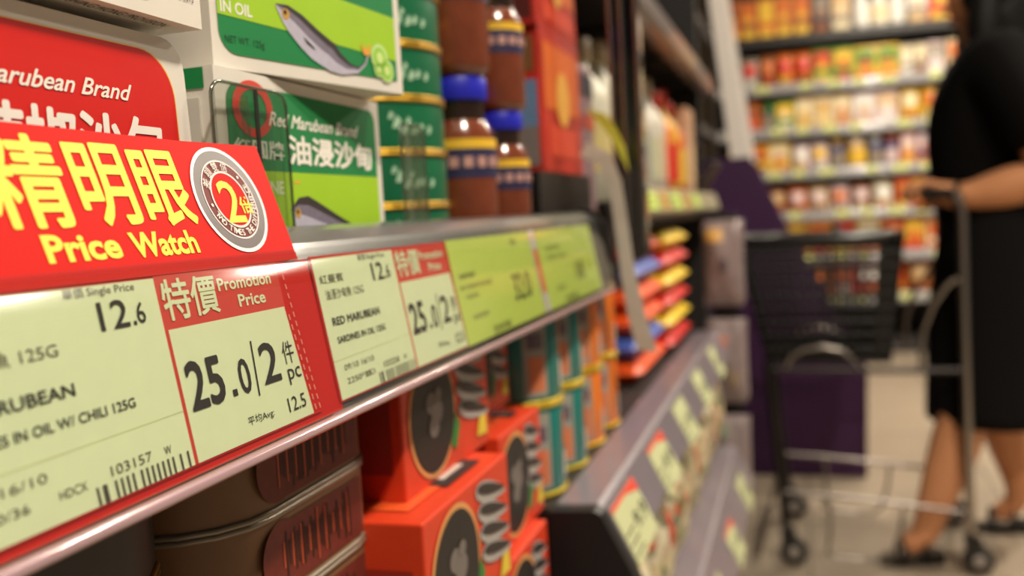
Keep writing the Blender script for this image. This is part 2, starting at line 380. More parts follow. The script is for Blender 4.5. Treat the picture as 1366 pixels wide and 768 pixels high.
plain_label(.4530, .6130, '32.0', 'plain lime green price label with a large 32 in the near rail',
            dict(big=(.5480, .5860), h=.0175, bar=(.4969, .5287), lines=[('SARDINES', (.4600, .4850), .0335, .0030), ('IN TOMATO SAUCE', (.4590, .5110), .0275, .0028), ('155G', (.4640, .4840), .0225, .0026),
                 ('12/10 25/10', (.4680, .4940), .0110, .0028), ('單價', (.5600, .5720), .0480, .0028)]))
plain_label(.6215, .7990, '18', 'lime green price label beside the black end cap of the near rail',
            dict(big=(.7160, .7420), h=.0150, bar=(.6700, .7060), lines=[('LUNCHEON', (.6400, .6800), .0400, .0032), ('PORK 340G', (.6400, .6950), .0330, .0030), ('HDCX', (.6500, .6750), .0100, .0030)]))
# white and orange divider slip between the two lime labels
b = MB(); sheet(b, [(.6085, -.0012), (.6205, -.0012), (.6165, .0548), (.6045, .0548)], M(214, 206, 210, .5), w0=.0009)
b.poly(LF, [(.6100, .012), (.6190, .012), (.6165, .042), (.6075, .042)], M(236, 110, 60), .0011)
tag(b.build('divider_slip'), 'narrow white and orange slip between the two lime green price labels', 'slip')

# ------------------------------------------------------------------ red price card standing in the rail
CU = Vector((-.015, 0, .042)).normalized()
CF = Frame((-.1748, 0, .9890), (0, 1, 0), CU)
b = MB(); w = .0002
b.prism([(.060, .000), (.3030, .000), (.3045, .0445), (.2600, .0437), (.060, .0455)][::1], lambda a, c, d: CF.at(a, c, d), -.0004, 0, CARDRED)
for ch, a0, a1, b0, h in (('精', .1760, .2030, .0158, .0250), ('明', .2060, .2280, .0158, .0240), ('眼', .2308, .2535, .0152, .0238)):
    b.text(CF, ch, a0, a1, b0, h, YELLOW, w, full=True, fat=.020)
b.text(CF, 'Price', .1871, .2140, .0060, .0080, YELLOW, w, bold=.032)
b.text(CF, 'Watch', .2185, .2481, .0056, .0080, YELLOW, w, bold=.032)
c = (.2748, .0232); R = .0190
b.disc(CF, c, R, M(120, 112, 112, .4), .00018); b.ring(CF, c, R * .93, R, M(236, 232, 230, .4), .0003, 48)
b.ring(CF, c, R * .74, R * .93, M(88, 76, 76, .35, noise=.3, scale=90), .0003, 48)
b.disc(CF, c, R * .74, M(110, 24, 24), .0003); b.ring(CF, c, R * .72, R * .75, M(236, 222, 222), .0004, 48)
b.disc(CF, c, R * .52, CARDRED, .0004); b.ring(CF, c, R * .50, R * .54, M(240, 222, 216), .0005, 48)
b.text(CF, '2', .2688, .2795, .0148, .0158, YELLOW, .0006, bold=.012)
b.text(CF, '倍', .2784, .2856, .0180, .0062, YELLOW, .0006, bold=.02, full=True)
b.arctext(CF, 'TWO TIMES THE DIFFERENCE', c, R * .63, 203, 388, .0023, WHITE, .0006, bold=.01, inside=True)
b.arctext(CF, '差額雙倍', c, R * .63, 165, 65, .0034, WHITE, .0006, bold=.0)
for q in (190, 43): b.disc(CF, (c[0] + R * .63 * math.cos(math.radians(q)), c[1] + R * .63 * math.sin(math.radians(q))), .0006, WHITE, .0006, seg=10)
o = b.build('price_card'); tag(o, 'red price card with big yellow characters and a round badge, standing in the rail', 'sign')
# red insert seen between and under the labels
b = MB(); sheet(b, [(.060, -.0038), (.3130, -.0038), (.3105, .0540), (.060, .0540)], CARDRED, w0=-.0006); b.build('lower_insert', o)

# ------------------------------------------------------------------ clear T-shaped divider on the near deck
def divider(y, w_, z1, label, web, off, dark):
    t = thing('shelf_divider', label, 'divider', (0, 0, 0), 'clear dividers on the near shelf')
    b = MB(); b.prism(rrect(y - w_ / 2, y + w_ / 2, .979, z1, .006), YZX, -.1955, -.1935, CLEARG); 
    b.tube([YZX(p[0], p[1], -.1945) for p in rrect(y - w_ / 2, y + w_ / 2, .979, z1, .006)], .0007, clear('divider_edge', (.55, .58, .5), .1, 1.8, 1.4), 6, True); b.build('front_plate', t)
    b = MB(); b.box(-.1955 - web, -.1960, y - .0008, y + .0008, .979, z1 - .003, CLEAR); b.build('web', t)
    b = MB(); b.box(-.1932, -.1926, y - .0011 + off, y + .0011 + off, .979, z1 - .001, M(34, 36, 30, .3) if dark else CLEARG); b.build('spine', t)
    return t
divider(.3110, .0500, 1.0535, 'clear upright divider plate with a dark web in front of the green carton', .003, .001, True)
divider(.4640, .0310, 1.0510, 'small clear divider plate in front of the green tins', .003, 0, False)

# ------------------------------------------------------------------ sardine cartons on the near deck
CARD = M(222, 216, 206, .7, noise=.04, bump=.1)
def fish(b, fr, pts_back, pts_belly, w):
    """pts_back / pts_belly: outlines from snout to tail (upper and lower edge)"""
    n = len(pts_back)
    mid = [((p[0] * .5 + q[0] * .5), (p[1] * .5 + q[1] * .5)) for p, q in zip(pts_back, pts_belly)]
    dark = M(52, 44, 46, .5, noise=.3, scale=400); silv = M(186, 182, 200, .45, noise=.15, scale=300); blue = M(120, 112, 130, .5, noise=.25, scale=300)
    for i in range(n - 1):
        b.poly(fr, [mid[i], pts_belly[i], pts_belly[i + 1], mid[i + 1]], silv, w)
        q0 = tuple(m_ * .45 + p * .55 for m_, p in zip(mid[i], pts_back[i])); q1 = tuple(m_ * .45 + p * .55 for m_, p in zip(mid[i + 1], pts_back[i + 1]))
        b.poly(fr, [q0, mid[i], mid[i + 1], q1], blue, w); b.poly(fr, [pts_back[i], q0, q1, pts_back[i + 1]], dark, w)
    h = mid[1]; b.disc(fr, h, .0022, M(196, 150, 60), w + .0001, seg=14); b.disc(fr, (h[0] - .0004, h[1] + .0006), .0010, INK, w + .0002, seg=10)
    return mid
# lower red carton (rounded shoulder), front at x = -.200
def red_carton(frx, y0, y1, z0, z1, dep, label, upper=False):
    b = MB(); out = []
    r = .011
    for cx, cz, s0 in ((y1 - r, z1 - r, 0),):
        for k in range(6): q = math.radians(90 - 90 * k / 5 + 0); out.append((cx + r * math.cos(q), cz + r * math.sin(q)))
    out = [(y0, z0), (y0, z1)] + out + [(y1 + .004, z0)]
    if upper: out = [(y0, z0), (y0, z1), (y1, z1), (y1, z0)]
    b.prism(out, YZX, frx - dep, frx, CARD)
    if not upper: b.box(frx - dep, frx - dep + .006, y0 + .01, y1 - .02, z1 - .001, z1 + .0036, CARD)      # raised tuck flap
    f = Frame((frx, 0, 0), (0, 1, 0), (0, 0, 1)); w = .0003
    if not upper:
        pan = [(y0 + .005, z0 + .004), (y1 - .0035, z0 + .004)]
        cy, cz, r2 = y1 - .0065 - .0165, z1 - .0055 - .0165, .0165
        pan += [(cy + r2 * math.cos(math.radians(q)) , cz + r2 * math.sin(math.radians(q))) for q in range(0, 91, 10)] + [(y0 + .005, z1 - .0055)]
        b.poly(f, [(p[0] + .0005, p[1] + .0004) for p in pan], M(226, 190, 90), w * .7); b.poly(f, pan, RED, w)
        b.text(f, 'Red Marubean Brand', .1760, .2514, 1.0428, .0052, WHITE, .0005, fat=.016, shear=.38)
        b.text(f, '辣椒沙甸', .1880, .2645, 1.0195, .0182, WHITE, .0005, full=True, fat=.03)
        b.text(f, 'SARDINES', .180, .262, 1.000, .009, WHITE, .0005, bold=.02)
    else:
        pan = rrect(y0 + .006, y1 - .0235, z0 + .0045, z1 - .006, .006)
        b.poly(f, pan, M(206, 60, 30, .5, noise=.45, scale=160), w)
        for k in range(14):
            b.disc(f, (y0 + .02 + (y1 - y0 - .05) * k / 13, z0 + .010 + .006 * math.sin(k * 1.7)), .004, M(*((236, 196, 96), (240, 222, 180), (206, 90, 40))[k % 3]), w + .0001 + k * .00001, ry=.7, seg=14)
        b.text(f, 'BY DEC 2013', y1 - .020, y1 - .004, z0 + .008, .0025, M(90, 84, 78), w)
        # printed underside, seen from below
        g = Frame((frx, 0, z0), (0, 1, 0), (-1, 0, 0)); g.n = Vector((0, 0, -1))
        b.text(g, 'DISTRIBUTED BY: YAU SHING HONG PROVISION', y0 + .034, y1 - .012, .0075, -.0042, M(60, 56, 52), .0003)
        b.text(g, 'COMPANY LIMITED', y0 + .034, y1 - .060, .0145, -.0042, M(70, 64, 60), .0003)
    return tag(b.build('sardine_carton'), label, 'carton', 'sardine cartons on the near shelf')
red_carton(-.200, .150, .2795, .9785, 1.0655, .026, 'red sardine carton standing behind the price card, lower of the two red ones')
red_carton(-.193, .1545, .2817, 1.0694, 1.153, .045, 'white edged carton lying over the red one, its food picture cut off above', True)
# lower green carton
def green_front(b, f, A, Bz, w0, upper):
    pass
b = MB(); y0, y1, z0, z1 = .2965, .4345, .9785, 1.0605
b.prism([(y0, z0), (y0, z1), (y1, z1), (y1, z0)], YZX, -.236, -.200, CARD)
f = Frame((-.200, 0, 0), (0, 1, 0), (0, 0, 1))
pan = [(.3030, .982), (.4290, .982), (.4290, 1.0480)] + [(.4230 + .006 * math.cos(math.radians(q)), 1.0495 + .006 * math.sin(math.radians(q))) for q in range(0, 91, 15)] + [(.3105 + .0075 * math.cos(math.radians(q)), 1.0480 + .0075 * math.sin(math.radians(q))) for q in range(90, 181, 15)]
b.poly(f, pan, GREEN, .0003)
b.rect(f, .3030, .4290, .982, 1.0232, YGREEN, .0004)
b.ring(f, (.3205, 1.0467), .0095, .0140, M(214, 60, 40), .0005, ry=.78)
b.text(f, 'Red Marubean Brand', .3310, .4100, 1.0415, .0056, WHITE, .0005, fat=.016, shear=.38)
b.text(f, '紅圓牌', .3055, .3410, 1.0277, .0075, M(220, 226, 214), .0005, bold=.02, full=True)
b.text(f, '油浸沙甸', .3445, .4230, 1.0266, .0118, WHITE, .0005, full=True, fat=.03)
b.text(f, 'SARDINE', .3060, .3390, 1.0142, .0055, M(224, 232, 200), .0005, bold=.02)
fish(b, f, [(.343, 1.0080), (.350, 1.0128), (.358, 1.0136), (.370, 1.0098), (.384, 1.0050), (.400, 1.000), (.415, .998)], [(.343, 1.0070), (.347, 1.000), (.356, .996), (.370, .994), (.385, .993), (.400, .994), (.415, .996)], .0006)
b.rect(f, .3475, .3520, 1.0185, 1.0198, M(220, 170, 60), .0005)
# end flap, tab and green top stripe on the near end
g = Frame((-.200, y0, 0), (-1, 0, 0), (0, 0, 1)); g.n = Vector((0, -1, 0))
b.rect(g, .004, .034, 1.0525, 1.0600, GREEN, .0004)
b.box(-.230, -.206, y0 - .0012, y0, .985, 1.0490, M(206, 200, 190, .7))
tag(b.build('sardine_carton'), 'green sardine carton standing on the shelf behind the clear divider plate', 'carton', 'sardine cartons on the near shelf')
# upper green carton, turned so that its far end juts out
A = Vector((-.2052, .3050, 1.0615)); D = Vector((.025, .1167, 0)).normalized(); Wd = .1195; H = .083
f = Frame(A, D, (0, 0, 1)); b = MB()
b.prism([(0, 0), (Wd, 0), (Wd, H), (0, H)], lambda a, c, d: f.at(a, c, d), -.040, 0, CARD)
pan = [(.0035 + .0, .030), (.0035, .0150)] + [(.0125 + .009 * math.cos(math.radians(q)), .0145 + .009 * math.sin(math.radians(q))) for q in range(180, 271, 15)] + [(Wd - .0045, .0055), (Wd - .0045, H - .006), (.0035, H - .006)]
b.poly(f, pan, GREEN, .0003)
b.poly(f, [(.0035, .0198), (.040, .0187), (Wd - .0045, .0150), (Wd - .0045, .0350), (.076, .0372), (.0035, .0400)], YGREEN, .0004)
b.text(f, 'SARDINES IN OIL', -.0005 + .006, .030, .030, .0046, WHITE, .0005, bold=.02)
b.text(f, 'IN OIL', .0050, .0215, .0208, .0048, WHITE, .0005, bold=.02)
b.text(f, 'NET WT. 125g', .0062, .0270, .0098, .0028, M(12, 70, 40), .0005)
fish(b, f, [(.0350, .0286), (.0420, .0290), (.0500, .0265), (.0600, .0215), (.0680, .0180), (.0705, .0172), (.0735, .0138), (.0800, .0100), (.0860, .0090), (.0905, .0120), (.0925, .0165)],
     [(.0348, .0276), (.0385, .0215), (.0420, .0178), (.0480, .0130), (.0545, .0090), (.0600, .0070), (.0660, .0052), (.0740, .0045), (.0850, .0062), (.0910, .0105), (.0940, .0160)], .0006)
b.poly(f, [(.0900, .0150), (.0880, .0200), (.0915, .0178), (.0950, .0205), (.0945, .0150)], M(226, 160, 60), .0007)
b.poly(f, [(.0500, .0175), (.0560, .0140), (.0570, .0128), (.0520, .0150)], INK, .0008)
for cc, rr in (((.1015, .0150), .0062), ((.1065, .0095), .0054), ((.1005, .0095), .0036)):
    b.disc(f, cc, rr, M(196, 224, 150), .0007); b.disc(f, cc, rr * .78, M(150, 206, 70), .0008); b.disc(f, cc, rr * .4, M(204, 226, 140), .0009)
b.disc(f, (.0905, H - .030), .004, WHITE, .0006)
b.text(f, '油浸沙甸', .030, .1080, .052, .014, WHITE, .0005, full=True, fat=.03)
tag(b.build('sardine_carton'), 'green sardine carton with a whole fish and cucumber slices, jutting out on top of another', 'carton', 'sardine cartons on the near shelf')

# ------------------------------------------------------------------ stack of green tins with gold rims
TGREEN = M(14, 104, 66, .35, noise=.12, coat=.5)
for k in range(7):
    z = .9785 + k * .0313; cx, cy = -.2560, .5390
    t = thing('fish_tin', 'round green fish tin with gold rims, %s from the bottom of its stack' % ORD[k], 'tin', (cx, cy, z), 'green fish tins stacked beside the cartons')
    b = MB(); b.lathe([(.0478, .001), (.0480, .0022), (.0480, .0290), (.0478, .0303)], (cx, cy, z), TGREEN, 48)
    PALE = M(170, 206, 176, .5)
    for j, (q, zz, rr) in enumerate(((-18, .017, .0034), (-12, .013, .0030), (-9, .018, .0022), (-4, .013, .0030), (2, .014, .0026), (10, .013, .0026), (-22, .021, .0022))):
        a = math.radians(q - 26); fr = Frame((cx + .0482 * math.cos(a), cy + .0482 * math.sin(a), z + zz), (-math.sin(a), math.cos(a), 0), (0, 0, 1))
        b.poly(fr, [(-rr * .8, -rr), (rr * .3, -rr * .9), (rr, rr * .4), (rr * .1, rr * 1.2), (-rr * .4, rr * .3)], PALE, .0003)
    b.build('body', t)
    for zz in (.0012, .0301):
        b = MB(); b.tube([(cx + .0483 * math.cos(2 * math.pi * q / 48), cy + .0483 * math.sin(2 * math.pi * q / 48), z + zz) for q in range(48)], .0012, GOLD, 8, True); b.build('rim', t)

# ------------------------------------------------------------------ jars with blue lids
JBODY = M(120, 58, 34, .2, noise=.35, scale=70, coat=.9); JNECK = M(40, 22, 14, .15, noise=.2, coat=.9); BLUE = M(36, 40, 190, .4); NAVY = M(44, 42, 78, .5)
JYEL = M(236, 190, 50, .5); CREAMY = M(196, 150, 140, .5)
def jar(cx, cy, z, s, label):
    t = thing('sauce_jar', label, 'jar', (cx, cy, z), 'brown sauce jars with blue lids')
    b = MB(); b.lathe([(.020 * s, 0), (.0245 * s, .003 * s), (.0255 * s, .008 * s), (.0255 * s, .074 * s), (.0240 * s, .082 * s), (.0200 * s, .090 * s)], (cx, cy, z), JBODY, 32); b.build('body', t)
    b = MB(); b.lathe([(.0200 * s, .0895 * s), (.0188 * s, .094 * s), (.0188 * s, .106 * s)], (cx, cy, z), JNECK, 32); b.build('neck', t)
    b = MB(); b.lathe([(.0208 * s, .104 * s), (.0214 * s, .1055 * s), (.0214 * s, .1190 * s), (.0205 * s, .1205 * s)], (cx, cy, z), BLUE, 40); b.build('lid', t)
    b = MB(); b.lathe([(.0259 * s, .050 * s), (.0259 * s, .0700 * s)], (cx, cy, z), NAVY, 32, cap=False); b.lathe([(.0260 * s, .0700 * s), (.0260 * s, .0765 * s)], (cx, cy, z), JYEL, 32, cap=False)
    for q in range(-80, 10, 22):
        a = math.radians(q); fr = Frame((cx + .0261 * s * math.cos(a), cy + .0261 * s * math.sin(a), z + .0600 * s), (-math.sin(a), math.cos(a), 0), (0, 0, 1))
        b.rect(fr, -.0034 * s, .0034 * s, -.0030 * s, .0042 * s, CREAMY, .0004)
    b.build('label_band', t)
jar(-.2290, .6320, .9785, 1.0, 'brown sauce jar with a blue lid on the shelf beside the green tins')
jar(-.2290, .6320, .9785 + .1206, 1.0, 'brown sauce jar stacked on the blue lid beside the green tins')
jar(-.2180, .6930, .9785, .84, 'brown sauce jar standing just left of the black tray, lower of two')
jar(-.2180, .6930, .9785 + .1206 * .84, .84, 'brown sauce jar stacked on another jar beside the red cartons')
jar(-.285, .672, .9785, 1.0, 'brown sauce jar half hidden behind the two front jar stacks')

# ------------------------------------------------------------------ black tray with red cartons
t = thing('display_tray', 'black plastic tray under the red cartons at the end of the near shelf', 'tray', (-.24, .80, .9785))
b = MB(); b.prism([(-.300, .979), (-.300, 1.036), (-.296, 1.036), (-.296, .983), (-.204, .983), (-.204, 1.036), (-.200, 1.036), (-.200, .979)], XZY, .735, .930, BLKPL); b.box(-.296, -.204, .735, .739, .983, 1.036, BLKPL); b.box(-.296, -.204, .926, .930, .983, 1.036, BLKPL); b.build('body', t)
b = MB(); b.prism([(-.296, 1.030), (-.296, 1.034), (-.204, 1.034), (-.204, 1.030)], XZY, .739, .926, BLKPL); b.build('lid', t)
REDP = M(186, 44, 28, .45, noise=.45, scale=26); ORG = M(222, 104, 36, .45)
def red_box(y0, y1, z0, z1, label, blue):
    b = MB(); b.box(-.290, -.206, y0, y1, z0, z1, REDP, .0012)
    f = Frame((-.206, 0, 0), (0, 1, 0), (0, 0, 1)); e = Frame((-.290, y0, 0), (1, 0, 0), (0, 0, 1))
    h = z1 - z0
    b.rect(f, y0 + .008, y1 - .008, z0 + h * .45, z0 + h * .92, ORG, .0006); b.disc(f, ((y0 + y1) / 2, z0 + h * .55), h * .2, M(232, 170, 70), .0009)
    b.rect(f, y0 + .02, y1 - .02, z0 + h * .12, z0 + h * .34, M(214, 70, 40), .0008)
    if blue:
        b.rect(e, .004, .080, z0 + h * .32, z0 + h * .64, M(104, 134, 170, .5), .0006); b.rect(e, .004, .080, z0 + .006, z0 + h * .32, M(128, 116, 112, .5), .0006)
    else: b.rect(e, .004, .080, z0 + .006, z0 + h * .5, M(90, 30, 24, .5), .0006)
    b.rect(e, .010, .040, z0 + h * .68, z0 + h * .94, M(200, 140, 60), .0006); b.rect(e, .045, .078, z0 + h * .70, z0 + h * .94, M(120, 80, 40), .0006)
    tag(b.build('food_carton'), label, 'carton', 'red food cartons on the black tray')
red_box(.780, .925, 1.0365, 1.160, 'red food carton with a blue and grey end panel standing on the black tray', True)
red_box(.775, .922, 1.1605, 1.2355, 'red food carton on top of another, its upper part out of view', False)
# pale packet beyond the cartons
b = MB(); b.box(-.285, -.205, .935, .984, .9795, 1.150, M(150, 120, 126, .5, noise=.2), .004)
f = Frame((-.205, 0, 0), (0, 1, 0), (0, 0, 1)); e = Frame((-.285, .934, 0), (1, 0, 0), (0, 0, 1))
for fr, a0, a1 in ((f, .936, .983), (e, .002, .078)):
    b.rect(fr, a0, a1, 1.085, 1.100, M(196, 70, 36), .0006); b.rect(fr, a0, a1, 1.118, 1.140, M(40, 34, 52), .0006)
tag(b.build('food_packet'), 'pale mauve packet with an orange stripe just beyond the red cartons', 'packet')

# ------------------------------------------------------------------ lower shelf of the near bay
# oval tins (stadium footprint)
def stadium(x0, x1, y0, y1, seg=9):
    r = (x1 - x0) / 2; cx = (x0 + x1) / 2; out = []
    for k in range(seg + 1): q = math.pi * k / seg; out.append((cx + r * math.cos(q), y1 - r + r * math.sin(q)))
    for k in range(seg + 1): q = math.pi + math.pi * k / seg; out.append((cx + r * math.cos(q), y0 + r + r * math.sin(q)))
    return out
def oval_tin(x0, x1, y0, y1, z, h, body, rim, label, group, prn):
    t = thing('oval_tin', label, 'tin', ((x0 + x1) / 2, (y0 + y1) / 2, z), group)
    st = stadium(x0, x1, y0, y1)
    b = MB(); b.prism(st, XYZ, z + .0008, z + h - .0008, body, smooth=True)
    f = Frame((x1, 0, 0), (0, 1, 0), (0, 0, 1))
    if prn:
        dr, bk = M(104, 34, 22, .6, noise=.35, scale=200), M(52, 24, 18, .6)
        b.rect(f, y0 + .036, y1 - .03, z + .004, z + h - .005, dr, .0005); b.disc(f, (y0 + .040, z + h * .5), h * .40, dr, .0006)
        rn = random.Random(int(z * 1000))
        for k in range(26):
            a = y0 + .040 + (y1 - y0 - .08) * k / 26; hh = rn.uniform(.3, .8) * h * .8
            b.rect(f, a, a + .0012, z + h * .5 - hh / 2, z + h * .5 + hh / 2, bk if k % 3 else M(170, 70, 34), .0008)
    b.build('body', t)
    for zz in (.0010, h - .0010):
        b = MB(); b.tube([(p[0], p[1], z + zz) for p in st], .0013, rim, 8, True); b.build('rim', t)
KRAFT = M(128, 92, 62, .5, noise=.15)
for k in range(6):
    oval_tin(-.262, -.190, .262, .398, .7225 + k * .0345, .0343, KRAFT, M(140, 128, 112, .35, metal=.4),
             'brown oval tin with dark red print, %s from the bottom of its stack' % ORD[k], 'brown oval tins stacked under the rail', True)
for k in range(6):
    oval_tin(-.262, -.190, .100, .2555, .7225 + k * .0345, .0343, M(20, 16, 12, .45, noise=.2), M(150, 104, 34, .35, metal=.5),
             'black oval tin with gold rims, %s from the bottom of the stack' % ORD[k], 'black oval tins stacked at the near end', False)
# orange sardine boxes
OB = M(206, 58, 24, .45, noise=.08); OB2 = M(222, 84, 34, .45)
def orange_box(x1, y0, y1, z, h, label):
    b = MB(); b.box(x1 - .075, x1, y0, y1, z, z + h, OB, .0012)
    f = Frame((x1, 0, 0), (0, 1, 0), (0, 0, 1)); L = y1 - y0; cy = y0 + L * .30; cz = z + h * .50
    b.disc(f, (cy, cz), h * .46, M(214, 150, 90), .0006); b.disc(f, (cy, cz), h * .42, M(28, 22, 20, .5), .0009)
    for k, (dx, dz, rr) in enumerate(((-.05, .10, .10), (.05, .02, .12), (-.02, -.08, .10), (.08, .14, .07))):
        b.disc(f, (cy + dx * h, cz + dz * h), rr * h, M(112, 104, 100, .5), .0012 + k * .0001, ry=.8, seg=12)
    b.poly(f, [(cy + h * .32, cz - h * .30), (cy + h * .42, cz - h * .36), (cy + h * .52, cz - h * .18), (cy + h * .44, cz - h * .06)], M(40, 120, 50), .0011)
    sv, dk = M(170, 164, 160, .4), M(46, 38, 38, .5)
    def leaf(c, rl, rs, ang, m, w):
        ca, sa = math.cos(math.radians(ang)), math.sin(math.radians(ang)); P = []
        for q in range(20):
            t_ = 2 * math.pi * q / 20; x_ = rl * math.cos(t_); y_ = rs * math.sin(t_) * (1 - .45 * math.cos(t_) * .9); P.append((c[0] + x_ * ca - y_ * sa, c[1] + x_ * sa + y_ * ca))
        b.poly(f, P, m, w)
    for k in range(4):
        c_ = (y0 + L * (.74 + .012 * k), z + h * (.83 - .155 * k))
        leaf(c_, L * .20, h * .075, -14, sv, .0006 + k * .00012); leaf((c_[0], c_[1] + h * .022), L * .18, h * .038, -14, dk, .0012 + k * .00012)
    b.poly(f, [(y0 + L * .80, z + h * .12), (y0 + L * .94, z + h * .10), (y0 + L * .93, z + h * .30), (y0 + L * .84, z + h * .26)], M(220, 190, 60), .0009)
    g = Frame((x1 - .075, 0, z + h), (1, 0, 0), (0, 1, 0))
    b.rect(g, .012, .062, y0 + .015, y1 - .03, OB2, .0006); b.rect(g, .044, .066, y0 + .055, y1 - .020, M(40, 30, 30), .0009); b.rect(g, .050, .060, y0 + .065, y1 - .03, M(190, 180, 170), .0012)
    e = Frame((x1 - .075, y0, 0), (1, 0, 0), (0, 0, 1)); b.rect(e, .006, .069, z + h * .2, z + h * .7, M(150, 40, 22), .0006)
    tag(b.build('sardine_box'), label, 'box', 'orange sardine boxes on the lower shelf')
hh = .0722
orange_box(-.170, .378, .500, .7225, hh, 'orange sardine box with a dark oval, bottom of the stack beside the brown tins')
orange_box(-.163, .373, .498, .7225 + hh, hh, 'bright orange sardine box jutting forward, second up beside the brown tins')
orange_box(-.182, .400, .526, .7225 + 2 * hh, .0690, 'shaded orange sardine box high under the rail, its black oval in full')
orange_box(-.170, .508, .598, .7225, hh, 'small orange sardine box at the bottom beside the black end cap')
orange_box(-.178, .530, .622, .7225 + hh, hh, 'orange sardine box with a narrow dark oval beside the teal cans')
orange_box(-.205, .545, .640, .7225 + 2 * hh, .0690, 'dark red sardine box in the shade just before the teal cans')

# ------------------------------------------------------------------ teal and orange cans, two high
TEAL = M(14, 112, 106, .4, noise=.1, coat=.3); OCAN = M(232, 120, 20, .4, noise=.1, coat=.3)
def can(cx, cy, z, col, label):
    t = thing('food_can', label, 'can', (cx, cy, z), 'teal and orange cans stacked two high')
    r = .036; h = .0700
    b = MB(); b.lathe([(r - .001, .001), (r, .003), (r, h - .003), (r - .001, h - .001)], (cx, cy, z), col, 40)
    for q0, q1, m, z0, z1 in ((-62, -30, M(150, 150, 140, .5), .006, .064), (-55, -34, M(206, 120, 80, .5), .010, .036), (-58, -36, M(80, 60, 90, .5), .042, .054), (-4, 26, M(190, 190, 180, .5), .010, .030), (0, 24, M(206, 110, 70, .5), .034, .060), (40, 60, M(220, 216, 206, .5), .008, .03)):
        pts = [math.radians(q0 + (q1 - q0) * k / 6) for k in range(7)]; rr = r + .0004 + (z1 < .04) * .0003
        b.add([(cx + rr * math.cos(a), cy + rr * math.sin(a), z + zz) for zz in (z0, z1) for a in pts], [(k, k + 1, 8 + k, 7 + k) for k in range(6)], m, True)
    b.build('body', t)
    for zz in (.0012, h - .0012):
        b = MB(); b.tube([(cx + (r + .0003) * math.cos(2 * math.pi * q / 40), cy + (r + .0003) * math.sin(2 * math.pi * q / 40), z + zz) for q in range(40)], .0016, M(206, 176, 40, .35, metal=.45), 8, True); b.build('rim', t)
for i, (cy, col, nm) in enumerate(((.690, TEAL, 'teal'), (.765, TEAL, 'teal'), (.840, OCAN, 'orange'), (.915, OCAN, 'orange'))):
    which = ('nearest the orange boxes', 'next to the orange cans', 'next to the teal cans', 'farthest from the teal cans')[i]
    for lv in range(2):
        can(-.2160, cy, .7882 + lv * .0708, col, '%s food can with gold rims, %s, %s one of its pair' % (nm, which, ('lower', 'upper')[lv]))

# ------------------------------------------------------------------ far bay: packets on the lower deck
def flow_pack(cx, cy, z, lx, ly, h, cols, label, group, name='snack_packet', cat='packet'):
    """pillow pack lying flat: crimped ends along Y, printed stripes"""
    b = MB(); n = 18; m_ = 17
    def P(u, v, top):
        yy = cy + ly * (u - .5); xx = cx + lx * (v - .5)
        k = (1 - abs(2 * u - 1) ** 12) * (1 - abs(2 * v - 1) ** 10)
        return Vector((xx, yy, z + h / 2 + (h / 2) * k * (1 if top else -1)))
    for top in (True, False):
        for j in range(m_ - 1):
            vs = [P(i / (n - 1), jj / (m_ - 1), top) for jj in (j, j + 1) for i in range(n)]
            b.add(vs, [(i, i + 1, n + i + 1, n + i) for i in range(n - 1)], cols[j % len(cols)], True)
    return tag(b.build(name), label, cat, group)
PB, PO, PR, PY = M(70, 96, 180, .4), M(232, 84, 24, .4), M(206, 30, 24, .4), M(236, 200, 40, .4)
for i in range(6):
    c = (PO, PB, PO, PO, PB, PO, PB)[i]; nm = {PO: 'orange', PB: 'blue'}[c]
    flow_pack(-.262, 1.22, .7875 + i * .0300, .15, .22, .0296, [c], '%s packet, %s from the bottom of the left pile behind the orange cans' % (nm, ORD[i]), 'orange and blue packets in a pile')
for i in range(6):
    c = ((PR, 'red'), (PY, 'yellow'))[i % 2]
    flow_pack(-.255, 1.47, .7875 + i * .0300, .15, .24, .0296, [c[0]], '%s packet, %s from the bottom of the right pile' % (c[1], ORD[i]), 'red and yellow packets in a pile')
# tags hung on the two lower rails
R2 = Frame((-.1220, 0, .7460), (0, 1, 0), (-.027, 0, .054)); R3 = Frame((-.089, 0, .532), (0, 1, 0), (-.027, 0, .054))
def rail_tag(fr, y0, y1, label, red=True, g='paper price tags on the lower rails'):
    b = MB(); b.prism([(y0, -.006), (y1, -.006), (y1, .040), (y0, .040)], lambda a, c, d: fr.at(a, c, d), .0006, .0010, M(188, 192, 146, .6))
    if red: b.poly(fr, [(y0 + (y1 - y0) * .35, .040), (y1, .040), (y1, .028)][::-1], M(220, 70, 50), .0014); b.rect(fr, y0, y1, .036, .040, M(220, 70, 50), .0013)
    b.text(fr, '9.9', y0 + (y1 - y0) * .45, y1 - .006, .009, .014, INK, .0014, bold=.01)
    for k in range(3): b.rect(fr, y0 + .004, y0 + (y1 - y0) * .4, -.001 + k * .008, .0010 + k * .008, DOT, .0014)
    tag(b.build('price_tag'), label, 'price tag', g)
rail_tag(R2, .660, .750, 'red topped price tag nearest the black end cap on the lower rail')
rail_tag(R2, .830, .915, 'red topped price tag, second along the lower rail from its black end cap')
rail_tag(R2, 1.010, 1.090, 'plain pale green price tag, third along the lower rail', False)
rail_tag(R2, 1.200, 1.280, 'plain pale green price tag, fourth along the lower rail', False)
rail_tag(R2, 1.420, 1.490, 'plain pale green price tag, farthest along the lower rail', False)
for k, yy in enumerate((.86, 1.02, 1.22, 1.45)):
    rail_tag(R3, yy, yy + .08, 'pale price tag on the lowest visible rail, %s from its near end' % ORD[k], k == 2)
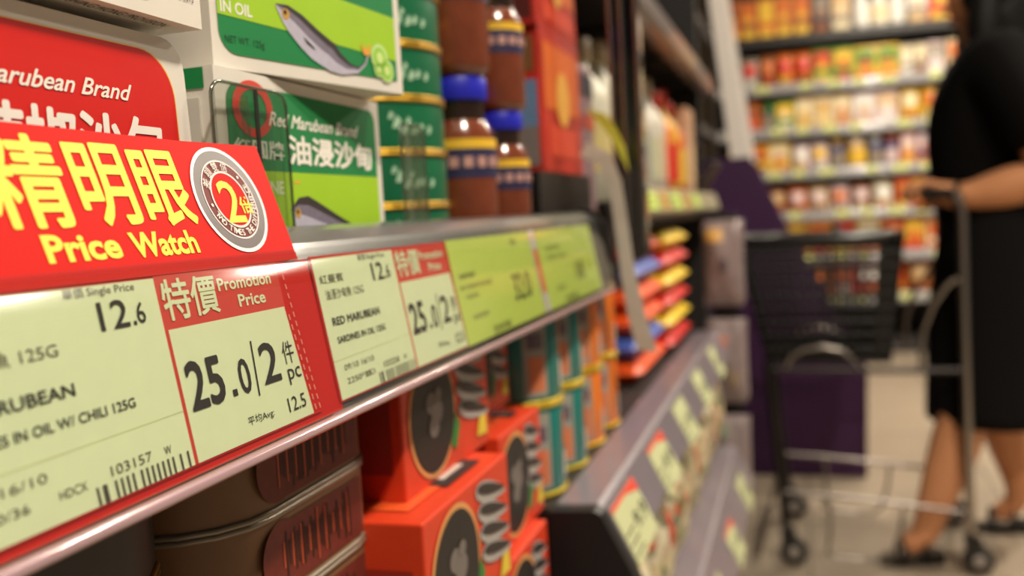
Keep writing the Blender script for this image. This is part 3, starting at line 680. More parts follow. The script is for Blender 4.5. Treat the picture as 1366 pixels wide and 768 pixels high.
# speckled pouches standing behind the lowest rail
def speckle():
    m = bpy.data.materials.new('speckled_film'); m.use_nodes = True; nt = m.node_tree; bs = nt.nodes['Principled BSDF']
    tc = nt.nodes.new('ShaderNodeTexCoord'); v = nt.nodes.new('ShaderNodeTexVoronoi'); v.inputs['Scale'].default_value = 70
    r = nt.nodes.new('ShaderNodeValToRGB'); e = r.color_ramp; e.interpolation = 'CONSTANT'
    e.elements[0].position = 0; e.elements[0].color = rgb(206, 190, 150)
    e.elements[1].position = .86; e.elements[1].color = rgb(206, 70, 40)
    for p, c in ((.3, (190, 170, 140)), (.5, (150, 140, 110)), (.62, (214, 204, 176)), (.78, (120, 122, 100)), (.93, (90, 110, 70))):
        q = e.elements.new(p); q.color = rgb(*c)
    sp = nt.nodes.new('ShaderNodeSeparateColor')
    nt.links.new(tc.outputs['Object'], v.inputs['Vector']); nt.links.new(v.outputs['Color'], sp.inputs[0]); nt.links.new(sp.outputs[0], r.inputs[0])
    nt.links.new(r.outputs[0], bs.inputs['Base Color']); bs.inputs['Roughness'].default_value = .35
    return m
SPK = speckle()
def pouch(fr, a0, a1, b0, b1, th, m, label, name, cat, group, extra=None, spots=()):
    """standing or hanging pillow pouch: sealed ends, bulging middle"""
    b = MB(); n = 13; k_ = 13
    def P(u, v, s):
        e = (1 - abs(2 * u - 1) ** 4) * (1 - abs(2 * v - 1) ** 3)
        pinch = 1 - .05 * (1 - abs(2 * v - 1) ** 2)
        return fr.at((a0 + a1) / 2 + (a1 - a0) * (u - .5) * pinch, b0 + (b1 - b0) * v, s * th / 2 * e + .002 * math.sin(9 * u + 7 * v) * e)
    for s in (1, -1):
        vs = [P(i / (n - 1), j / (k_ - 1), s) for j in range(k_) for i in range(n)]
        b.add(vs, [(j * n + i, j * n + i + 1, (j + 1) * n + i + 1, (j + 1) * n + i) for j in range(k_ - 1) for i in range(n - 1)], m, True)
    for (u0, u1, v0, v1, mm) in spots:
        vs = [P(u0 + (u1 - u0) * i / 6, v0 + (v1 - v0) * j / 6, 1) + fr.n * .0012 for j in range(7) for i in range(7)]
        b.add(vs, [(j * 7 + i, j * 7 + i + 1, (j + 1) * 7 + i + 1, (j + 1) * 7 + i) for j in range(6) for i in range(6)], mm, True)
    return tag(b.build(name), label, cat, group)
PF = Frame((-.166, 0, 0), (0, 1, 0), (0, 0, 1))
for k in range(7):
    y0 = .712 + k * .128
    pouch(PF, y0, y0 + .122, .5895, .744, .072, SPK, 'speckled beige and red pouch on the low shelf, %s from the near end' % ORD[k], 'snack_pouch', 'pouch', 'speckled pouches on the low shelf',
          spots=((.35, .6, .55, .75, M(206, 64, 36, .4)),) if k % 2 else ((.2, .4, .3, .42, M(150, 150, 110, .4)),))
# three bags hung in a column
HF = Frame((-.128, 1.66, 0), (1, 0, 0), (0, 0, 1))
t = thing('clip_strip', 'dark hanging strip with clips that holds the three snack bags', 'display strip', (-.128, 1.675, .98))
b = MB(); b.box(-.136, -.120, 1.684, 1.687, .47, .985, M(30, 26, 28, .4)); b.box(-.172, -.126, 1.682, 1.689, .9800, .9890, M(30, 26, 28, .4)); b.build('strip', t)
for zz in (.978, .818, .648):
    b = MB(); b.box(-.150, -.106, 1.676, 1.690, zz - .016, zz + .006, BLKPL, .002); b.build('clip', t)
FILM = M(140, 124, 124, .45, noise=.45, scale=55, coat=.15)
for k, (z0, z1, sp) in enumerate(((.826, .975, ((.1, .5, .75, .9, M(220, 170, 90, .4)), (.4, .6, .4, .55, M(90, 80, 90, .4)))), (.655, .803, ((.2, .5, .6, .8, M(206, 110, 60, .4)), (.5, .8, .2, .4, M(150, 130, 110, .4)))), (.485, .633, ((.3, .7, .4, .6, M(190, 150, 110, .4)), (.2, .5, .75, .9, M(120, 130, 110, .4)))))):
    pouch(HF, -.036, .036, z0, z1, .036, FILM, 'silvery snack bag on the hanging strip, %s' % ('top of the three', 'middle of the three', 'lowest of the three')[k], 'snack_bag', 'snack bag', 'snack bags on the hanging strip', spots=sp)

# ------------------------------------------------------------------ far bay: bottles, packets, bin on the middle deck
def bottle(cx, cy, z, h, r, body, cap, lab, label):
    t = thing('bottle', label, 'bottle', (cx, cy, z), 'bottles on the middle shelf')
    b = MB(); b.lathe([(r * .9, 0), (r, .004), (r, h * .60), (r * .9, h * .68), (r * .42, h * .80), (r * .36, h * .88)], (cx, cy, z), body, 24); b.build('body', t)
    b = MB(); b.lathe([(r * .46, h * .86), (r * .48, h * .87), (r * .48, h * .985), (r * .42, h)], (cx, cy, z), cap, 20); b.build('cap', t)
    b = MB(); b.lathe([(r + .0006, h * .18), (r + .0006, h * .52)], (cx, cy, z), lab, 24, cap=False); b.build('label_band', t)
WB, OR2 = M(206, 200, 186, .4, coat=.4), M(226, 120, 50, .35, coat=.4)
bs_ = [(1.050, M(200, 196, 176, .4), M(196, 180, 120), 'cream'), (1.150, M(200, 196, 176, .4), M(90, 110, 60), 'cream'), (1.255, WB, M(200, 190, 150), 'white'), (1.345, WB, M(150, 150, 140), 'white'), (1.430, WB, M(190, 190, 160), 'white'), (1.512, WB, M(200, 180, 150), 'white'), (1.600, OR2, M(214, 60, 30), 'orange'), (1.685, M(220, 170, 60, .35), M(196, 50, 30), 'yellow'), (1.770, OR2, M(230, 190, 60), 'orange')]
for i, (yy, bc, lc, nm) in enumerate(bs_):
    bottle(-.236, yy, 1.0105, .185 + .012 * (i % 2), .036, bc, M(170, 150, 120) if i < 6 else M(214, 60, 30), lc, '%s bottle on the middle shelf, %s behind the hanging black strip' % (nm, ORD[i]))
for yy, xx, nm, c in ((1.815, -.198, 'beige', (190, 150, 120)), (1.94, -.272, 'brown', (150, 110, 84))):
    b = MB(); b.box(xx - .09, xx, yy, yy + .11, 1.0105, 1.0105 + .18, M(*c, .5, noise=.3, scale=40), .003)
    b.rect(Frame((xx, 0, 0), (0, 1, 0), (0, 0, 1)), yy + .01, yy + .1, 1.04, 1.12, M(214, 180, 140), .0008)
    e = Frame((xx - .09, yy, 0), (1, 0, 0), (0, 0, 1)); b.rect(e, .01, .08, 1.05, 1.15, M(206, 170, 150), .0008)
    tag(b.build('food_carton'), '%s carton on the middle shelf past the orange bottles' % nm, 'carton')
t = thing('display_bin', 'dark bin hung at the far end of the middle shelf', 'bin', (-.2, 2.0, 1.02))
b = MB(); b.prism([(-.265, 1.012), (-.265, 1.085), (-.261, 1.085), (-.261, 1.016), (-.209, 1.016), (-.165, 1.085), (-.161, 1.085), (-.205, 1.012)], XZY, 1.93, 2.10, BLKPL); b.box(-.262, -.206, 1.93, 1.934, 1.014, 1.083, BLKPL); b.box(-.262, -.206, 2.096, 2.10, 1.014, 1.083, BLKPL); b.build('body', t)
b = MB(); b.tube([(-.168, 1.93, 1.086), (-.163, 1.93, 1.087), (-.163, 2.10, 1.087), (-.263, 2.10, 1.087), (-.263, 1.93, 1.087)], .003, BLKPL, 8); b.build('rim', t)
b = MB(); b.box(-.29, -.20, 1.24, 1.34, 1.2705, 1.42, M(226, 190, 40, .45), .003); b.rect(Frame((-.20, 0, 0), (0, 1, 0), (0, 0, 1)), 1.25, 1.33, 1.285, 1.31, M(206, 50, 30), .0008)
tag(b.build('food_carton'), 'yellow carton on the top shelf, cut by the upper edge', 'carton')

# ------------------------------------------------------------------ hanging black strip, lime tag, paper ribbon
t = thing('hanging_strip', 'black glossy display strip hanging in front of the shelf end', 'display strip', (-.150, .905, 1.25))
b = MB(); b.prism(rrect(-.168, -.140, .953, 1.262, .008), lambda a, c, d: Vector((a, .905 + d, c)), -.010, .010, M(14, 13, 14, .18, noise=.2, coat=.8)); b.build('body', t)
for x in (-.1665, -.1560, -.1415):
    b = MB(); b.tube([(x, .893, .966), (x, .893, 1.26)], .0022, M(150, 146, 142, .25, metal=.9), 8); b.build('edge_rod', t)
b = MB(); b.box(-.1705, -.150, .898, .912, 1.2605, 1.270, STEEL, .002); b.build('hook', t)
def ribbon(path, half, m, th=.0006):
    b = MB(); n = len(path); vs = []
    for p, d in zip(path, half):
        p, d = Vector(p), Vector(d)
        for s, q in ((-1, 0), (1, 0), (1, 1), (-1, 1)): vs.append(p + d * s + Vector((0, th * q, 0)))
    fs = []
    for i in range(n - 1):
        for k in range(4): fs.append((4 * i + k, 4 * i + (k + 1) % 4, 4 * i + 4 + (k + 1) % 4, 4 * i + 4 + k))
    b.add(vs, fs + [(3, 2, 1, 0), tuple(4 * n - 4 + k for k in range(4))], m, False); return b
# lime tag: leaning out from the shelf end
b = ribbon([(-.176, .850, 1.092), (-.166, .852, 1.080), (-.156, .854, 1.062), (-.149, .856, 1.038)], [(.009, 0, -.003), (.0085, 0, -.004), (.006, 0, -.004), (.0015, 0, -.003)], M(204, 206, 70, .6))
tag(b.build('shelf_tag'), 'lime yellow tag leaning out beside the hanging black strip', 'tag')
b = ribbon([(-.186, .842, 1.058), (-.168, .846, 1.048), (-.160, .850, 1.025), (-.157, .854, .99), (-.153, .858, .94), (-.147, .862, .90), (-.140, .866, .868)], [(.004, 0, .006), (.006, 0, .004), (.006, 0, .002), (.0062, 0, 0), (.007, 0, 0), (.0085, 0, 0), (.0095, 0, -.002)], M(196, 186, 172, .6))
tag(b.build('paper_strip'), 'long pale paper strip dangling below the rail end', 'paper strip')

# ------------------------------------------------------------------ purple display stand
PUR = M(58, 16, 66, .55, noise=.12); PURW = M(246, 236, 228, .5)
t = thing('display_stand', 'purple display stand with a sloping side and a white upper post', 'display stand', (0, 3.5, 0))
side = [(-.42, .006), (.203, .006), (.213, .400), (-.044, .890), (-.165, 1.168), (-.42, 1.168)]
b = MB(); b.prism(side, lambda a, c, d: Vector((a, d, c)), 3.50, 3.52, PUR); b.build('side_panel', t)
b = MB(); b.prism(side, lambda a, c, d: Vector((a, d, c)), 3.98, 4.00, PUR); b.build('side_panel', t)
for y in (3.50, 3.98):
    b = MB(); b.prism([(-.231, 1.168), (-.165, 1.168), (-.236, 1.730), (-.262, 1.95), (-.322, 1.95), (-.288, 1.73)], lambda a, c, d: Vector((a, d, c)), y, y + .03, PURW); b.build('upper_post', t)
b = MB(); b.box(-.42, -.40, 3.52, 3.98, .006, 1.168, PUR); b.build('back_panel', t)
for z, x in ((.10, .195), (.42, .195), (.74, .02)):
    b = MB(); b.box(-.40, x, 3.52, 3.98, z, z + .02, PUR); b.build('shelf', t)
b = MB(); b.box(-.312, -.262, 3.53, 3.98, 1.88, 1.94, PURW); b.build('header_bar', t)

# ------------------------------------------------------------------ back display: shelves and products
YB = 6.40
t = thing('shelving_bay', 'brightly lit wall of food shelves at the end of the aisle', 'shelf unit', (.6, 6.6, 0))
b = MB(); b.box(-.52, 1.14, 6.96, 7.0, 0, 2.7, M(60, 52, 46, .7)); b.build('back_panel', t)
b = MB(); b.box(-.50, 1.12, YB + .02, 6.96, 0, .10, M(40, 36, 34, .6)); b.build('plinth', t)
b = MB(); b.box(-.52, -.50, YB - .03, 6.96, 0, 2.7, M(40, 34, 30, .7)); b.build('end_panel', t)
b = MB(); b.box(1.12, 1.14, YB - .03, 6.96, 0, 2.7, M(40, 34, 30, .7)); b.build('end_panel', t)
RW = M(150, 146, 146, .20, noise=.04, coat=.5)
decks = [.40, .668, .942, 1.2125, 1.4856, 1.766, 2.075]
for i, z in enumerate(decks):
    b = MB(); b.box(-.50, 1.12, YB, 6.96, z - .065, z - .040, M(44, 38, 36, .6)); d = b.build('shelf_deck', t)
    rm = RW if i < 6 else M(30, 26, 24, .5)
    arc = [(YB - .030 + .024 * (1 - math.cos(q)), z - .070 + .064 * math.sin(q)) for q in [math.radians(6 * j) for j in range(14)]]
    b = MB(); b.strip(arc, lambda a, c, q: Vector((q, a, c)), -.50, 1.12, rm)
    b.prism([(YB, z - .075), (YB - .029, z - .072), (YB - .026, z - .060), (YB - .012, z - .014), (YB, z - .006)], lambda a, c, q: Vector((q, a, c)), -.50, 1.12, rm); b.build('price_rail', d)
    if i < 6:
        fr = Frame((0, YB - .030, z - .062), (1, 0, 0), (0, .022, .054))
        for k in range(8):
            x = -.44 + k * .19 + .03 * ((i * 5 + k * 3) % 4); b = MB()
            b.prism([(x, .006), (x + .07 + .02 * (k % 2), .006), (x + .07 + .02 * (k % 2), .050), (x, .050)], lambda p, q, d: fr.at(p, q, d), .007, .008, M(204, 208, 126, .6))
            b.text(fr, ('12.9', '8.5', '15.0')[k % 3], x + .03, x + .066, .016, .020, INK, .0086, bold=.01)
            tag(b.build('price_tag'), 'yellow price tag, %s from left on the %s rail of the back display' % (ORD[k], ORD[6 - i]), 'price tag', 'price tags of the back display')
def pack(x0, x1, z, h, base, panel, accent, kind, label, group):
    """kinds: carton, jar, bag, bottle"""
    y = YB + .012; m1, m2, m3 = (M(*c, .45, noise=.12, coat=.2) for c in (base, panel, accent)); cx = (x0 + x1) / 2; w = x1 - x0
    fr = Frame((0, y, z), (1, 0, 0), (0, 0, 1))
    if kind == 'carton':
        b = MB(); b.box(x0, x1, y, y + .16, z, z + h, m1, .003)
        b.rect(fr, x0 + w * .08, x1 - w * .08, h * .45, h * .92, m2, .002); b.rect(fr, x0 + w * .12, x1 - w * .12, h * .10, h * .30, m3, .002); b.disc(fr, (cx, h * .55), min(w, h) * .22, m3, .004, seg=16)
        return tag(b.build('food_carton'), label, 'carton', group)
    if kind == 'bag':
        return pouch(Frame((0, y + .04, z), (1, 0, 0), (0, 0, 1)), x0, x1, 0, h, .07, m1, label, 'food_bag', 'bag', group, spots=((.15, .85, .45, .8, m2), (.25, .75, .15, .35, m3)))
    r = w / 2; cy = y + r + .004
    t = thing('food_jar' if kind == 'jar' else 'bottle', label, 'jar' if kind == 'jar' else 'bottle', (cx, cy, z), group)
    if kind == 'jar': pr = [(r * .92, 0), (r, .006), (r, h * .74), (r * .78, h * .84)]; cp = [(r * .80, h * .83), (r * .82, h * .84), (r * .82, h * .99), (r * .78, h)]
    else: pr = [(r * .92, 0), (r, .006), (r, h * .62), (r * .5, h * .80), (r * .38, h * .9)]; cp = [(r * .42, h * .88), (r * .44, h * .89), (r * .44, h * .99), (r * .4, h)]
    b = MB(); b.lathe(pr, (cx, cy, z), m1, 20); b.build('body', t)
    b = MB(); b.lathe(cp, (cx, cy, z), m3, 20); b.build('lid' if kind == 'jar' else 'cap', t)
    b = MB(); b.lathe([(r + .001, h * .2), (r + .001, h * .6)], (cx, cy, z), m2, 20, cap=False); b.build('label_band', t)
    return t
O_, BR, GN, YL, CR, PK, NV, RD, GY, WH, TN, DG = (214, 110, 40), (150, 84, 40), (70, 140, 50), (236, 190, 60), (236, 220, 180), (226, 200, 200), (44, 56, 110), (206, 44, 30), (150, 136, 120), (240, 236, 228), (214, 176, 124), (50, 70, 50)
ROWS = [
 (1.766, 'second', [(.10, O_, BR, YL, 'carton', .20)] * 0 + [(-.47, .12, .19, GY, RD, WH, 'bag', 'white and red bag'), (-.345, .12, .19, GY, RD, WH, 'bag', 'red topped white bag'), (-.22, .095, .20, BR, O_, RD, 'bag', 'brown bag'), (-.12, .11, .20, O_, RD, YL, 'bag', 'orange and red bag'), (-.005, .11, .20, O_, RD, BR, 'bag', 'orange bag'), (.11, .12, .20, GN, RD, YL, 'carton', 'green and red carton'), (.235, .12, .20, GN, YL, RD, 'carton', 'green carton'), (.36, .13, .19, YL, GN, RD, 'carton', 'yellow and green carton'), (.495, .13, .19, YL, GN, O_, 'carton', 'green topped yellow carton'), (.63, .075, .18, GY, CR, WH, 'carton', 'grey checked carton'), (.71, .075, .18, GY, CR, BR, 'carton', 'grey carton'), (.79, .09, .18, PK, GY, WH, 'carton', 'pinkish grey carton'), (.90, .12, .18, CR, O_, BR, 'carton', 'cream carton')]),
 (1.4856, 'third', [(-.44, .11, .17, O_, YL, RD, 'carton', 'orange carton'), (-.325, .10, .17, O_, BR, RD, 'carton', 'rust orange carton'), (-.22, .085, .16, DG, GY, GN, 'jar', 'dark green jar'), (-.13, .12, .17, GN, YL, CR, 'carton', 'green and yellow carton'), (-.005, .11, .18, TN, CR, YL, 'carton', 'tan carton'), (.11, .11, .18, CR, TN, YL, 'carton', 'tan panelled cream carton'), (.225, .11, .18, TN, CR, O_, 'carton', 'tan and cream carton'), (.345, .13, .18, PK, WH, TN, 'carton', 'pinkish white carton'), (.48, .13, .18, PK, TN, WH, 'carton', 'pale pink carton'), (.62, .12, .20, YL, CR, O_, 'bag', 'yellow bag'), (.745, .12, .20, YL, O_, CR, 'bag', 'yellow and orange bag'), (.87, .12, .20, YL, CR, BR, 'bag', 'bright yellow bag')]),
 (1.2125, 'fourth', [(-.43, .12, .18, YL, O_, CR, 'carton', 'yellow carton'), (-.305, .12, .18, YL, O_, BR, 'carton', 'golden yellow carton'), (-.18, .13, .18, YL, CR, O_, 'carton', 'yellow and cream carton'), (-.035, .11, .17, PK, WH, YL, 'bag', 'pinkish white bag'), (.08, .11, .17, PK, YL, WH, 'bag', 'pale pink bag'), (.20, .09, .18, NV, GY, YL, 'jar', 'dark blue jar'), (.30, .12, .20, TN, YL, WH, 'jar', 'gold jar'), (.43, .085, .18, NV, GY, WH, 'jar', 'navy jar'), (.525, .085, .18, NV, PK, O_, 'jar', 'navy and pink jar'), (.62, .09, .19, O_, PK, YL, 'carton', 'orange carton'), (.72, .075, .19, NV, PK, O_, 'carton', 'blue and pink carton'), (.80, .075, .19, PK, NV, O_, 'carton', 'pink and blue carton'), (.89, .10, .19, NV, CR, RD, 'carton', 'navy carton')]),
 (.942, 'fifth', [(-.35, .13, .16, BR, O_, TN, 'bag', 'brown bag'), (-.21, .13, .16, BR, TN, O_, 'bag', 'brown and tan bag'), (-.07, .12, .16, O_, PK, BR, 'bag', 'orange and pink bag'), (.06, .12, .16, TN, PK, BR, 'bag', 'tan bag'), (.19, .12, .16, PK, O_, BR, 'bag', 'pink bag'), (.32, .12, .16, BR, PK, CR, 'bag', 'brown and pink bag'), (.45, .12, .17, CR, WH, O_, 'bag', 'cream bag'), (.585, .085, .18, RD, O_, YL, 'carton', 'red carton'), (.675, .085, .18, RD, YL, O_, 'carton', 'bright red carton'), (.78, .12, .17, CR, O_, BR, 'carton', 'cream and orange carton')]),
 (.668, 'sixth', [(-.10, .14, .21, O_, YL, BR, 'carton', 'orange carton'), (.05, .14, .21, YL, O_, RD, 'carton', 'yellow carton'), (.20, .14, .21, O_, RD, YL, 'carton', 'deep orange carton'), (.35, .14, .21, YL, CR, O_, 'carton', 'yellow and cream carton'), (.50, .12, .20, RD, O_, YL, 'carton', 'red carton'), (.63, .12, .20, O_, YL, RD, 'carton', 'bright orange carton'), (.76, .12, .20, CR, O_, RD, 'carton', 'cream carton')]),
 (.40, 'seventh', [(.05, .14, .20, BR, O_, YL, 'bag', 'brown bag'), (.20, .14, .20, RD, O_, WH, 'bag', 'red bag'), (.35, .14, .20, RD, WH, O_, 'bag', 'red and white bag'), (.50, .14, .20, O_, RD, YL, 'bag', 'orange bag'), (.65, .14, .20, BR, TN, O_, 'bag', 'brown and tan bag')]),
]
ROWS.append((2.075, 'first', [(-.44 + .11 * k, .105, .25, (O_, BR, O_, (190, 120, 40), BR)[k % 5], (BR, O_, YL, O_, O_)[k % 5], YL, 'carton', ('orange carton', 'brown carton', 'orange and yellow carton', 'amber carton', 'dark amber carton')[k]) for k in range(5)] + [(.12, .10, .24, (60, 50, 60), GY, BR, 'carton', 'dark grey carton'), (.23, .12, .24, GY, TN, CR, 'carton', 'grey carton'), (.36, .10, .26, WH, WH, GY, 'bottle', 'white bottle'), (.465, .10, .26, WH, CR, GY, 'bottle', 'white and cream bottle'), (.57, .10, .26, WH, WH, PK, 'bottle', 'white and pink bottle'), (.675, .12, .24, GY, WH, TN, 'carton', 'pale grey carton'), (.80, .13, .25, RD, O_, YL, 'carton', 'red and orange carton'), (.94, .13, .25, O_, YL, RD, 'carton', 'orange and red carton')]))
for z, nth, items in ROWS:
    for k, (x0, w, h, bc, pc, ac, kind, nm) in enumerate(items):
        pack(x0, x0 + w, z - .0395, h + .030, bc, pc, ac, kind, '%s, %s from left on the %s shelf of the back display' % (nm, ORD[k], nth), 'food on the %s shelf of the back display' % nth)

# ------------------------------------------------------------------ trolley frame and its basket
TX = 2.64                                     # Y of the near side; far side at +.38
def trolley():
    t = thing('shopping_trolley', 'dark steel basket trolley pushed by the person in black', 'trolley', (.15, 2.83, 0))
    n, f_ = 2.63, 3.035
    for y in (n, f_):
        b = MB(); b.tube([(.376, y, .9945), (.386, y, .985), (.393, y, .973), (.397, y, .94), (.398, y, .56), (.402, y, .20), (.404, y, .095)], .0125, CHROME if y == n else STEEL, 12); b.build('handle_post', t)
        b = MB(); b.tube([(.325, y, .9985), (.345, y, 1.0015), (.366, y, .9985), (.378, y, .9935)], .0135, M(20, 18, 18, .7, spec=.2), 12); b.build('grip_end', t)
        b = MB(); b.tube([(-.100, y, .565), (-.092, y, .52), (-.080, y, .30), (-.060, y, .10)], .011, M(40, 36, 36, .35, metal=.6), 10); b.build('front_post', t)
        b = MB(); b.tube([(-.100, y, .545), (.05, y, .542), (.398, y, .540)], .008, M(60, 56, 54, .35, metal=.7), 10); b.build('upper_rail', t)
        b = MB(); b.tube([(-.066, y, .205), (.15, y, .190), (.402, y, .165)], .0065, STEEL, 10); b.build('lower_rail', t)
        b = MB(); b.tube([(.385, y, .78), (.360, y, .765), (.325, y, .715), (.300, y, .65), (.292, y, .60), (.292, y, .54)], .0075, CHROME, 10); b.build('brace', t)
        b = MB(); b.tube([(-.050, y, .545), (-.035, y, .580), (0, y, .600), (.050, y, .606), (.100, y, .595), (.130, y, .565), (.145, y, .542)], .0060, CHROME, 10); b.build('support_hoop', t)
    b = MB(); b.tube([(.325, n, .9985), (.318, n + .02, .9985), (.318, f_ - .02, .9985), (.325, f_, .9985)], .0135, M(24, 22, 22, .5), 12); b.build('handle_bar', t)
    for y in (n, f_):
        b = MB(); b.tube([(.050, y, .190), (.056, y, .15), (.052, y, .08), (.045, y, .040), (.065, y, .024), (.190, y, .022), (.212, y, .040), (.232, y, .10), (.240, y, .15), (.240, y, .180)], .0050, STEEL, 8); b.build('cradle_wire', t)
    b = MB(); b.tube([(-.080, n, .25), (-.105, n - .01, .14), (-.135, n - .02, .035), (-.135, f_, .035)], .0060, CHROME, 8); b.build('bumper_wire', t)
    for x in (-.055, .408):
        for y in (n, f_):
            b = MB(); b.prism([(-.016, .02), (.016, .02), (.020, .075), (-.012, .098), (-.020, .075)], lambda a, c, d: Vector((x + a, y + d, c + .020)), -.018, .018, M(30, 28, 28, .4)); c = b.build('caster_fork', t)
            b = MB(); rt = Matrix.Rotation(math.pi / 2, 3, 'X'); b.lathe([(.020, -.012), (.034, -.012), (.038, -.008), (.038, .008), (.034, .012), (.020, .012)], (x + .012, y, .0385), M(26, 24, 24, .6), 24, rot=rt)
            b.lathe([(.012, -.0215), (.018, -.020), (.018, .020), (.012, .0215)], (x + .012, y, .0385), M(150, 140, 132, .4), 16, rot=rt); b.build('caster_wheel', c)
    return t
trolley()
def basket():
    t = thing('shopping_basket', 'black plastic lattice shopping basket sitting in the trolley frame', 'basket', (.05, 2.82, .553))
    z0, z1 = .556, .893
    tx0, tx1, bx0, bx1 = -.165, .258, -.098, .222
    ty0, ty1, by0, by1 = 2.650, 2.990, 2.690, 2.950
    def wallpt(side, u, v):
        k = v; x0 = bx0 + (tx0 - bx0) * k; x1 = bx1 + (tx1 - bx1) * k; y0 = by0 + (ty0 - by0) * k; y1 = by1 + (ty1 - by1) * k; z = z0 + (z1 - z0) * v
        return {'n': Vector((x0 + (x1 - x0) * u, y0, z)), 'f': Vector((x0 + (x1 - x0) * u, y1, z)), 'l': Vector((x0, y0 + (y1 - y0) * u, z)), 'r': Vector((x1, y0 + (y1 - y0) * u, z))}[side]
    for side in 'nflr':
        b = MB(); nu = 15 if side in 'nf' else 12
        for k in range(nu + 1): b.tube([wallpt(side, k / nu, v) for v in (0, .5, 1)], .0042, BLKPL, 6)
        for k in range(10): b.tube([wallpt(side, u, k / 9) for u in (0, .5, 1)], .0042, BLKPL, 6)
        b.prism([(0, 0), (1, 0), (1, .10), (0, .10)], lambda u, v, d: wallpt(side, u, v) + Vector((0, d, 0) if side in 'nf' else (d, 0, 0)), -.002, .002, BLKPL)
        b.prism([(.86, .1), (1, .1), (1, .93), (.86, .93)] if side in 'n' else [(0, .90), (1, .90), (1, .97), (0, .97)], lambda u, v, d: wallpt(side, u, v) + Vector((0, d, 0) if side in 'nf' else (d, 0, 0)), -.002, .002, BLKPL)
        b.build('lattice_wall', t)
    b = MB(); b.box(bx0, bx1, by0, by1, z0 - .005, z0 + .004, BLKPL, .002); b.build('bottom', t)
    b = MB(); r = .011
    cs = [(tx0, ty0), (tx1, ty0), (tx1, ty1), (tx0, ty1)]; path = []
    for (x, y), (dx, dy) in zip(cs, ((1, 1), (-1, 1), (-1, -1), (1, -1))):
        a = [(x, y + dy * .03), (x + dx * .009, y + dy * .009), (x + dx * .03, y)]
        if (dx, dy) in ((-1, 1), (1, -1)): a = a[::-1]
        path += [(p[0], p[1], z1 + .004) for p in a]
    b.tube(path, r, M(18, 17, 18, .28, coat=.5), 10, True); b.build('rim', t)
    b = MB(); b.tube([(.10, ty0 + .01, z1 + .018), (.10, ty0 + .05, z1 + .028), (.10, ty1 - .05, z1 + .028), (.10, ty1 - .01, z1 + .018)], .007, BLKPL, 8); b.build('carry_handle', t)
basket()

# ------------------------------------------------------------------ the shopper
SKIN = M(216, 150, 106, .5, noise=.06, scale=30, spec=.3); CLOTH = M(9, 8, 8, .9, noise=.25, scale=120, bump=.2, spec=.12); SKIRT = M(19, 17, 18, .9, noise=.25, scale=90, bump=.2, spec=.15)
HAIR = M(9, 6, 5, .55, noise=.3, scale=200, spec=.2); SHOE = M(14, 12, 12, .35)
def skin_mesh(name, verts, edges, mat, parent=None, root=0, sub=2, extra=None):
    me = bpy.data.meshes.new(name); me.from_pydata([v[:3] for v in verts], edges, [])
    o = bpy.data.objects.new(name, me); COL.objects.link(o)
    o.modifiers.new('s', 'SKIN').use_smooth_shade = True
    sd = o.modifiers.new('d', 'SUBSURF'); sd.levels = sd.render_levels = sub
    for i, v in enumerate(verts):
        r = v[3]; me.skin_vertices[0].data[i].radius = (r, r) if not isinstance(r, tuple) else r
    me.skin_vertices[0].data[root].use_root = True
    bpy.context.view_layer.update()
    m2 = bpy.data.meshes.new_from_object(o.evaluated_get(bpy.context.evaluated_depsgraph_get()))
    o.modifiers.clear(); o.data = m2; bpy.data.meshes.remove(me); m2.materials.clear(); m2.materials.append(mat)
    for p in m2.polygons: p.use_smooth = True; p.material_index = 0
    if extra: extra(m2)
    m2.name = name
    if parent is not None: o.parent = parent; o.matrix_parent_inverse = Matrix.Translation(-parent.location)
    return o
